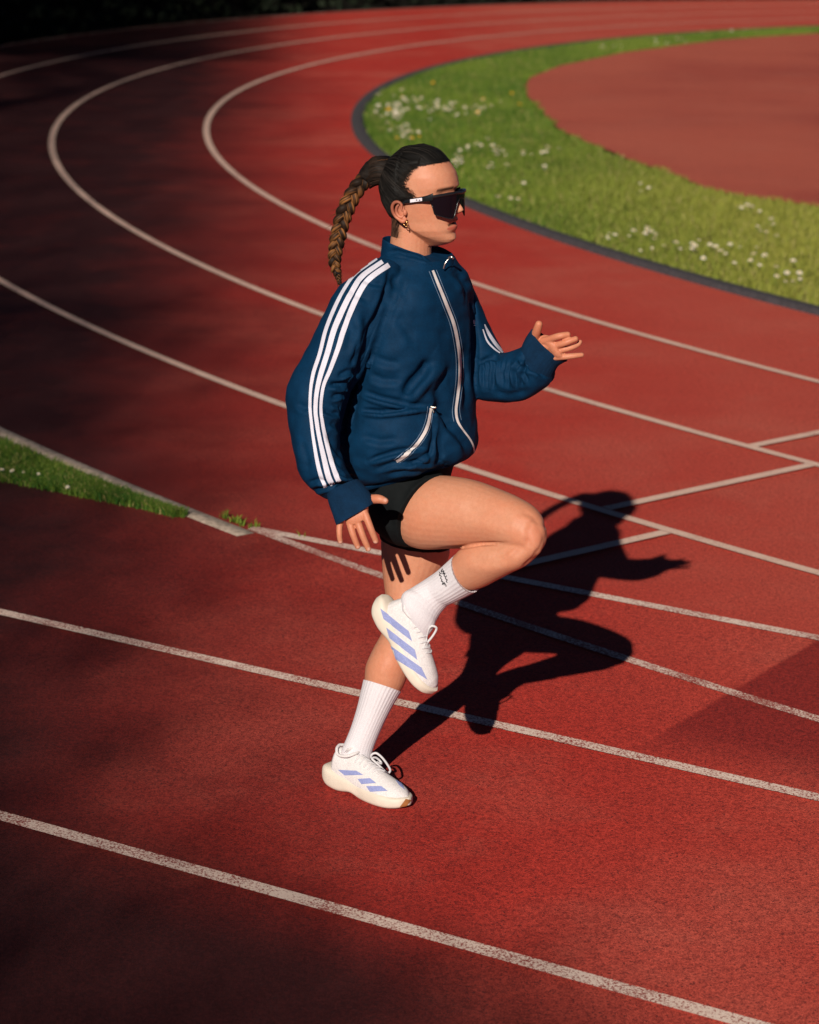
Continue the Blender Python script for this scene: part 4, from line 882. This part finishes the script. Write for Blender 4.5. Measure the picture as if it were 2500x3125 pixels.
part(mesh_obj('cuff', *cuff([(1590, 1066, 1688, 1160, -.008, .045), (1596, 1050, 1692, 1138, -.022, .036), (1606, 1030, 1704, 1116, -.034, .030), (1618, 1012, 1722, 1104, -.044, .026), (1622, 1006, 1731, 1101, -.047, .024)], 32), M_RIB), jacket)
# hem band
part(mesh_obj('hem', *yaw_loft([(1100, 1392, 1436, 0, .73, .035), (1098, 1394, 1446, 0, .73, .038), (1106, 1388, 1455, 0, .73, .040)], YAW, 10, 64), M_JACKET), jacket)

# ---- shorts
pel = yaw_loft([(1120, 1390, 1400, .01, .75, 0), (1115, 1370, 1470, .01, .78, 0), (1122, 1370, 1540, .01, .80, 0), (1150, 1375, 1600, .02, .78, 0), (1180, 1350, 1640, .03, .7, 0)], YAW, 30, 48)
rth = loft([(1330, 1400, 1110, 1560, -.045, .095), (1335, 1428, 1150, 1622, -.065, .093), (1345, 1447, 1205, 1662, -.09, .090), (1352, 1452, 1251, 1670, -.112, .0885)], 40, 40)
lth = loft([(1160, 1500, 1362, 1490, .07, .105), (1156, 1580, 1380, 1600, .085, .105), (1158, 1640, 1382, 1668, .086, .095)], 24, 40)
sme = remesh([pel, rth, lth], 0.004); smooth(sme, 4)
folds(sme, [([(1135, 1520), (1180, 1560), (1200, 1620)], 12, .004, .5), ([(1250, 1480), (1225, 1540), (1215, 1610)], 12, .003, .5), ([(1345, 1460), (1309, 1489), (1283, 1546), (1257, 1603), (1249, 1660)], 4, -.0015, 0)])
part(link('shorts', sme, M_SHORTS))

# ---- socks
def sock(secs, nr, top_axis):
    Vc, Fc = loft(secs, nr, 120, (False, False)); C = Vc.reshape(nr, 120, 3); ctr_ = C.mean(1, keepdims=True)
    lift = np.linspace(0, 1, nr)[:, None, None]
    C2 = ctr_+(C-ctr_)*(1+.014*np.cos(np.arange(120)*2*np.pi*30/120)[None, :, None]*np.clip(1.2-lift, .25, 1))
    inner = ctr_[:1]+(C2[:1]-ctr_[:1])*.93
    Vv = np.concatenate([C2.reshape(-1, 3), inner.reshape(-1, 3)])
    return Vv, Fc+[(j, (j+1) % 120, nr*120+(j+1) % 120, nr*120+j) for j in range(120)]
sk1 = part(mesh_obj('sock', *sock([(1384, 1698, 1460, 1799, -.203, .051), (1362, 1719, 1432, 1814, -.19, .047), (1330, 1748, 1400, 1829, -.178, .042), (1295, 1772, 1368, 1845, -.166, .038), (1258, 1794, 1342, 1874, -.168, .036), (1234, 1808, 1327, 1900, -.180, .034), (1226, 1830, 1320, 1922, -.192, .030), (1226, 1862, 1302, 1945, -.196, .022)], 60, 0), M_SOCK))
sk2 = part(mesh_obj('sock', *sock([(1110, 2074, 1224, 2112, .026, .057), (1102, 2110, 1214, 2128, .018, .052), (1090, 2160, 1195, 2162, .008, .045), (1073, 2215, 1170, 2212, -.004, .038), (1057, 2255, 1151, 2255, -.014, .034), (1044, 2285, 1138, 2290, -.022, .031), (1035, 2312, 1132, 2322, -.027, .028), (1036, 2340, 1118, 2348, -.03, .022)], 60, 0), M_SOCK))
skb = bvh_of(sk1.data)
scr = [[(1352, 1736), (1348, 1745), (1356, 1742), (1353, 1752), (1360, 1748), (1357, 1757), (1361, 1760), (1364, 1756), (1361, 1766), (1366, 1768), (1363, 1774), (1367, 1778)], [(1341, 1746), (1345, 1750), (1342, 1756), (1348, 1758), (1346, 1765), (1350, 1768), (1348, 1774), (1353, 1775), (1351, 1783), (1356, 1779), (1357, 1786)], [(1356, 1776), (1361, 1783), (1362, 1789)], [(1343, 1752), (1350, 1749)]]
for line in scr: part(mesh_obj('script_print', *ribbon(skb, line, 2.2, .0016, len(line)*6, 1), M_INK), sk1)

# ---- shoes (local frame: x heel to toe, y to her left, z up)
def shoe_parts():
    nx, na = 70, 40; X = 0.5-0.5*np.cos(np.linspace(0.0, np.pi, nx)); X = X*.288
    hw = np.interp(X, [0, .004, .012, .03, .06, .10, .135, .175, .215, .245, .268, .28, .288], [.004, .016, .026, .036, .039, .036, .037, .044, .0475, .044, .034, .022, .004])
    zb_ = np.interp(X, [0, .012, .03, .07, .10, .118, .13, .15, .20, .24, .27, .288], [.036, .018, .006, .001, .006, .012, .004, 0, 0, .002, .008, .017])
    zt = np.interp(X, [0, .012, .03, .07, .12, .17, .22, .26, .288], [.050, .061, .061, .055, .048, .045, .042, .039, .036])
    sm_ = lambda a_: np.convolve(np.pad(a_, 3, mode='edge'), np.array([1, 2, 3, 4, 3, 2, 1])/16, 'valid')
    hw = sm_(hw); zb_ = sm_(zb_); zt = sm_(zt)
    sV = []; ph = np.linspace(0, 2*np.pi, na, endpoint=False); c, s = np.cos(ph), np.sin(ph)
    c = np.sign(c)*np.abs(c)**.5; s = np.sign(s)*np.abs(s)**.62
    for x, w, b0, t0 in zip(X, hw, zb_, zt): sV.append(np.stack([np.full(na, x), c*w*(1+.06*(1-s)*.5), (b0+t0)/2+s*(t0-b0)/2], 1))
    sole = (np.concatenate(sV), tube_faces(nx, na))
    Xu = .030+X/.288*.250
    wu = np.interp(Xu, [.030, .034, .046, .07, .10, .135, .175, .215, .245, .265, .276, .28], [.006, .018, .029, .033, .033, .037, .042, .044, .039, .029, .016, .004])
    zu = np.interp(Xu, [.030, .037, .048, .07, .09, .105, .13, .165, .20, .235, .26, .275, .28], [.070, .096, .112, .104, .103, .110, .105, .091, .078, .066, .056, .045, .038])
    wt = np.interp(Xu, [.012, .03, .09, .13, .17, .22, .28], [.6, .82, .72, .5, .5, .6, .8])
    uV = []
    for x, w, t0, k in zip(Xu, wu, zu, wt):
        b0 = np.interp(x, X, zt)-.014; cc = np.cos(ph); ss = np.sin(ph); sc_ = np.clip(ss, 0, 1)
        prof = np.sign(cc)*np.abs(cc)**.8*w*(1-(1-k)*sc_**1.2*.9)
        uV.append(np.stack([np.full(na, x), prof, np.where(ss > 0, b0+(t0-b0)*np.abs(ss)**.75, b0+.01*ss)], 1))
    upper = (np.concatenate(uV), tube_faces(nx, na))
    col_ = tube([(.047, 0, .117), (.053, .017, .113), (.066, .026, .102), (.092, .025, .104), (.108, .012, .111), (.111, 0, .113), (.108, -.012, .111), (.092, -.025, .104), (.066, -.026, .102), (.053, -.017, .113), (.047, 0, .117)], .0040, nr=80, ns=10)
    tong = loft_local([(.085, .015, .105), (.098, .019, .118), (.104, .018, .128)])
    return sole, upper, col_, tong
def loft_local(rows):
    V = []; F = []; n = 9
    for (x, w, z) in rows:
        for j in range(n): y = (j/(n-1)*2-1)*w; V.append((x-abs(y)*.5, y, z-abs(y)*.25))
        for j in range(n): y = (j/(n-1)*2-1)*w; V.append((x-abs(y)*.5-.006, y, z-abs(y)*.25-.001))
    m = len(rows)
    for i in range(m-1):
        for j in range(n-1):
            for o in (0, n): F.append((i*2*n+o+j, i*2*n+o+j+1, (i+1)*2*n+o+j+1, (i+1)*2*n+o+j))
    i = m-1
    for j in range(n-1): F.append((i*2*n+j, i*2*n+j+1, i*2*n+n+j+1, i*2*n+n+j))
    return np.array(V), F
SH = shoe_parts()
def place(vf, O, X, Y, Z, s, mirror=1): v, f = vf; v = np.asarray(v); return O+s*(v[:, :1]*X+mirror*v[:, 1:2]*Y+v[:, 2:3]*Z), f
def make_shoe(O, X, Y, Z, s, stripes, loops, gum):
    root = part(mesh_obj('shoe', *place(SH[1], O, X, Y, Z, s), M_UPPER))
    sole_o = part(mesh_obj('sole', *place(SH[0], O, X, Y, Z, s), M_SOLE), root)
    part(mesh_obj('padded_collar', *place(SH[2], O, X, Y, Z, s), M_UPPER), root)
    part(mesh_obj('tongue', *place(SH[3], O, X, Y, Z, s), M_UPPER), root)
    V1, F1 = join([place(SH[1], O, X, Y, Z, s), place(SH[0], O, X, Y, Z, s)]); bv_ = BVHTree.FromPolygons([tuple(v) for v in V1], F1)
    for q in stripes: part(mesh_obj('stripe', *quad_patch(bv_, q, .0012), M_BLUE), root)
    if gum: part(mesh_obj('toe_bumper', *quad_patch(bv_, gum, .0012), M_GUM), root)
    L = lambda p: O+s*(p[0]*X+p[1]*Y+p[2]*Z); up_bvh = BVHTree.FromPolygons([tuple(v) for v in place(SH[1], O, X, Y, Z, s)[0]], SH[1][1])
    def top(x, y):
        loc, nor, _, _ = up_bvh.ray_cast(Vector(L((x, y, .2))), Vector(-Z)); return np.array(loc)+Z*.0015 if loc else L((x, y, .08))
    lac = []
    for i, x in enumerate(np.linspace(.118, .190, 6)):
        lac.append(tube([top(x, -.020+.001*i), top(x+.004, -.008), top(x+.006, .004), top(x+.002, .020-.001*i)], .0021, ns=7))
        if i < 5: lac.append(tube([top(x, -.019), top(x+.008, 0), top(x+.016, .018)], .002, ns=7))
    d0 = L((.115, 0, .112))[1]-Y0
    for lp in loops: lac.append(tube([P(q[0], q[1], d0+q[2]) for q in lp], .0030, nr=40, ns=8))
    part(mesh_obj('laces', *join(lac), M_LACE), root)
    return root
h0 = G(992, 2388); t0 = G(1250, 2475); X = t0-h0; X[2] = 0; ln = np.linalg.norm(X); X /= ln; Z = np.array([0, 0, 1.0]); Y = np.cross(Z, X)
make_shoe(h0, X, Y, Z, ln/.288*1.0, [[(1032, 2349), (1088, 2352), (1110, 2365), (1052, 2366)], [(1092, 2377), (1130, 2375), (1149, 2390), (1104, 2393)], [(1118, 2399), (1164, 2399), (1184, 2414), (1130, 2416)], [(1206, 2380), (1226, 2391), (1235, 2411), (1217, 2396)]],
          [[(1132, 2312, 0), (1136, 2302, -.005), (1150, 2299, -.008), (1170, 2316, -.010), (1189, 2344, -.008), (1190, 2355, -.006), (1180, 2358, -.006), (1155, 2334, -.008), (1135, 2316, -.004)], [(1133, 2314, -.002), (1146, 2312, .006), (1158, 2320, .010), (1164, 2330, .006), (1150, 2326, 0)]], [(1238, 2438), (1255, 2441), (1238, 2462), (1217, 2466)])
h1_ = P(1122, 1842, -.135); t1_ = P(1304, 2126, -.205); X = nrm(t1_-h1_); ln = np.linalg.norm(t1_-h1_); Y = np.array([.29, .93, .21]); Y = nrm(Y-X*(Y@X)); Z = np.cross(X, Y)
make_shoe(h1_, X, Y, Z, ln/.288, [[(1161, 1856), (1248, 1926), (1258, 1957), (1171, 1889)], [(1179, 1914), (1266, 1982), (1274, 2014), (1189, 1947)], [(1194, 1971), (1286, 2037), (1304, 2074), (1202, 2007)]],
          [[(1300, 1950, 0), (1308, 1922, -.008), (1317, 1911, -.012), (1329, 1913, -.012), (1332, 1921, -.010), (1320, 1942, -.008), (1300, 1966, -.004), (1293, 1972, 0)], [(1302, 1950, -.002), (1296, 1966, -.012), (1290, 1986, -.012)]], None)

# ---- earring
eo = HT([[-.0075, -.0795, -.059]])[0]; rg = [eo+hf*.0046*math.cos(t)+hu*.0054*math.sin(t) for t in np.linspace(0, 2*math.pi, 20)]
part(mesh_obj('earring', *join([tube(rg, .0011, nr=40, ns=8), ellipsoid(eo+hf*.003-hu*.0075, [hf*.0018, hl*.0018, hu*.0026], 8), ellipsoid(eo+hf*.0046-hu*.003, [hf*.0014, hl*.0014, hu*.0016], 8)]), M_GOLD))

# ---- sunglasses: one wrap-round shield
gl = empty('sunglasses', HT([[.09, 0, .01]])[0], label='black wraparound shield sunglasses worn by the runner', category='sunglasses')
def gpart(name, V, F, mat, parent=None, **k):
    o = mesh_obj(name, V, F, mat, **k); o.parent = parent or gl
    if parent is None: o.location = -gl.location
    return o
def shield(y, z, push=0.0):
    a_ = abs(y)/.076; x = .1065-.0465*a_**2.3+push; return (x-.10*(.012-z)*.6, y, z-.008)
def outline_top(y): return np.interp(abs(y), [0, .02, .045, .065, .076], [.022, .0235, .022, .019, .016])
def outline_bot(y): return np.interp(abs(y), [0, .009, .015, .019, .023, .027, .032, .044, .056, .064, .069, .072, .076], [.007, .005, .000, -.008, -.022, -.034, -.0405, -.0385, -.034, -.030, -.026, -.008, .004])
gy = np.linspace(-.076, .076, 64); Vl = []; nzl = 14
for y in gy:
    for j in range(nzl):
        z = outline_bot(y)+(outline_top(y)-outline_bot(y))*j/(nzl-1); Vl.append(shield(y, z))
m_ = len(Vl)
for y in gy:
    for j in range(nzl):
        z = outline_bot(y)+(outline_top(y)-outline_bot(y))*j/(nzl-1); Vl.append(shield(y, z, -.0022))
Fl = []
for i in range(63):
    for j in range(nzl-1): q = (i*nzl+j, (i+1)*nzl+j, (i+1)*nzl+j+1, i*nzl+j+1); Fl += [q, tuple(x+m_ for x in q)[::-1]]
    Fl += [(i*nzl, i*nzl+m_, (i+1)*nzl+m_, (i+1)*nzl), (i*nzl+nzl-1, (i+1)*nzl+nzl-1, (i+1)*nzl+nzl-1+m_, i*nzl+nzl-1+m_)]
gpart('lens', HT(np.array(Vl)), Fl, M_LENS)
fr_ = gpart('frame', *tube(HT(np.array([shield(y, outline_top(y)-.002, .0005) for y in np.linspace(-.076, .076, 25)])), .0042, nr=80, ns=8, flat=.55), M_BLACK)
gpart('lower_rim', *tube(HT(np.array([shield(y, outline_bot(y), .0004) for y in np.linspace(-.073, -.010, 16)])), .0016, nr=60, ns=6), M_BLACK)
gpart('lower_rim', *tube(HT(np.array([shield(y, outline_bot(y), .0004) for y in np.linspace(.010, .073, 16)])), .0016, nr=60, ns=6), M_BLACK)
for sg in (-1, 1):
    ctrl = [(.066, sg*.074, .014, .0095), (.050, sg*.0775, .010, .0075), (.030, sg*.079, .007, .006), (.006, sg*.080, .003, .0055), (-.010, sg*.079, -.001, .004), (-.020, sg*.078, -.010, .003)]
    tv = []; S_ = catmull(np.array(ctrl), 40); ns_ = 12
    for r in S_:
        for a_ in np.linspace(0, 2*np.pi, ns_, endpoint=False): tv.append((r[0], r[1]+.0022*math.cos(a_), r[2]-.007+r[3]*math.sin(a_)))
    tp = gpart('temple_arm', HT(np.array(tv)), tube_faces(40, ns_), M_BLACK)
    yy = sg*.0825
    pv = [HT([[x, sg*np.interp(x, [.0, .03, .05, .066], [.0825, .0818, .0803, .077]), np.interp(x, [.006, .03, .05], [-.004, .000, .003])+d]])[0] for x in np.linspace(.008, .040, 9) for d in (-.0038, .0038)]
    gpart('white_panel', np.array(pv), [(2*i, 2*i+2, 2*i+3, 2*i+1) for i in range(8)], M_WHITE, tp, smooth=False)
    dots = [ellipsoid(HT([[x, sg*.0826, -.0006]])[0], [hf*.0022, hl*.0004, hu*.0013], 6) for x in (.026, .034)]
    gpart('panel_mark', *join(dots), M_INK, tp)
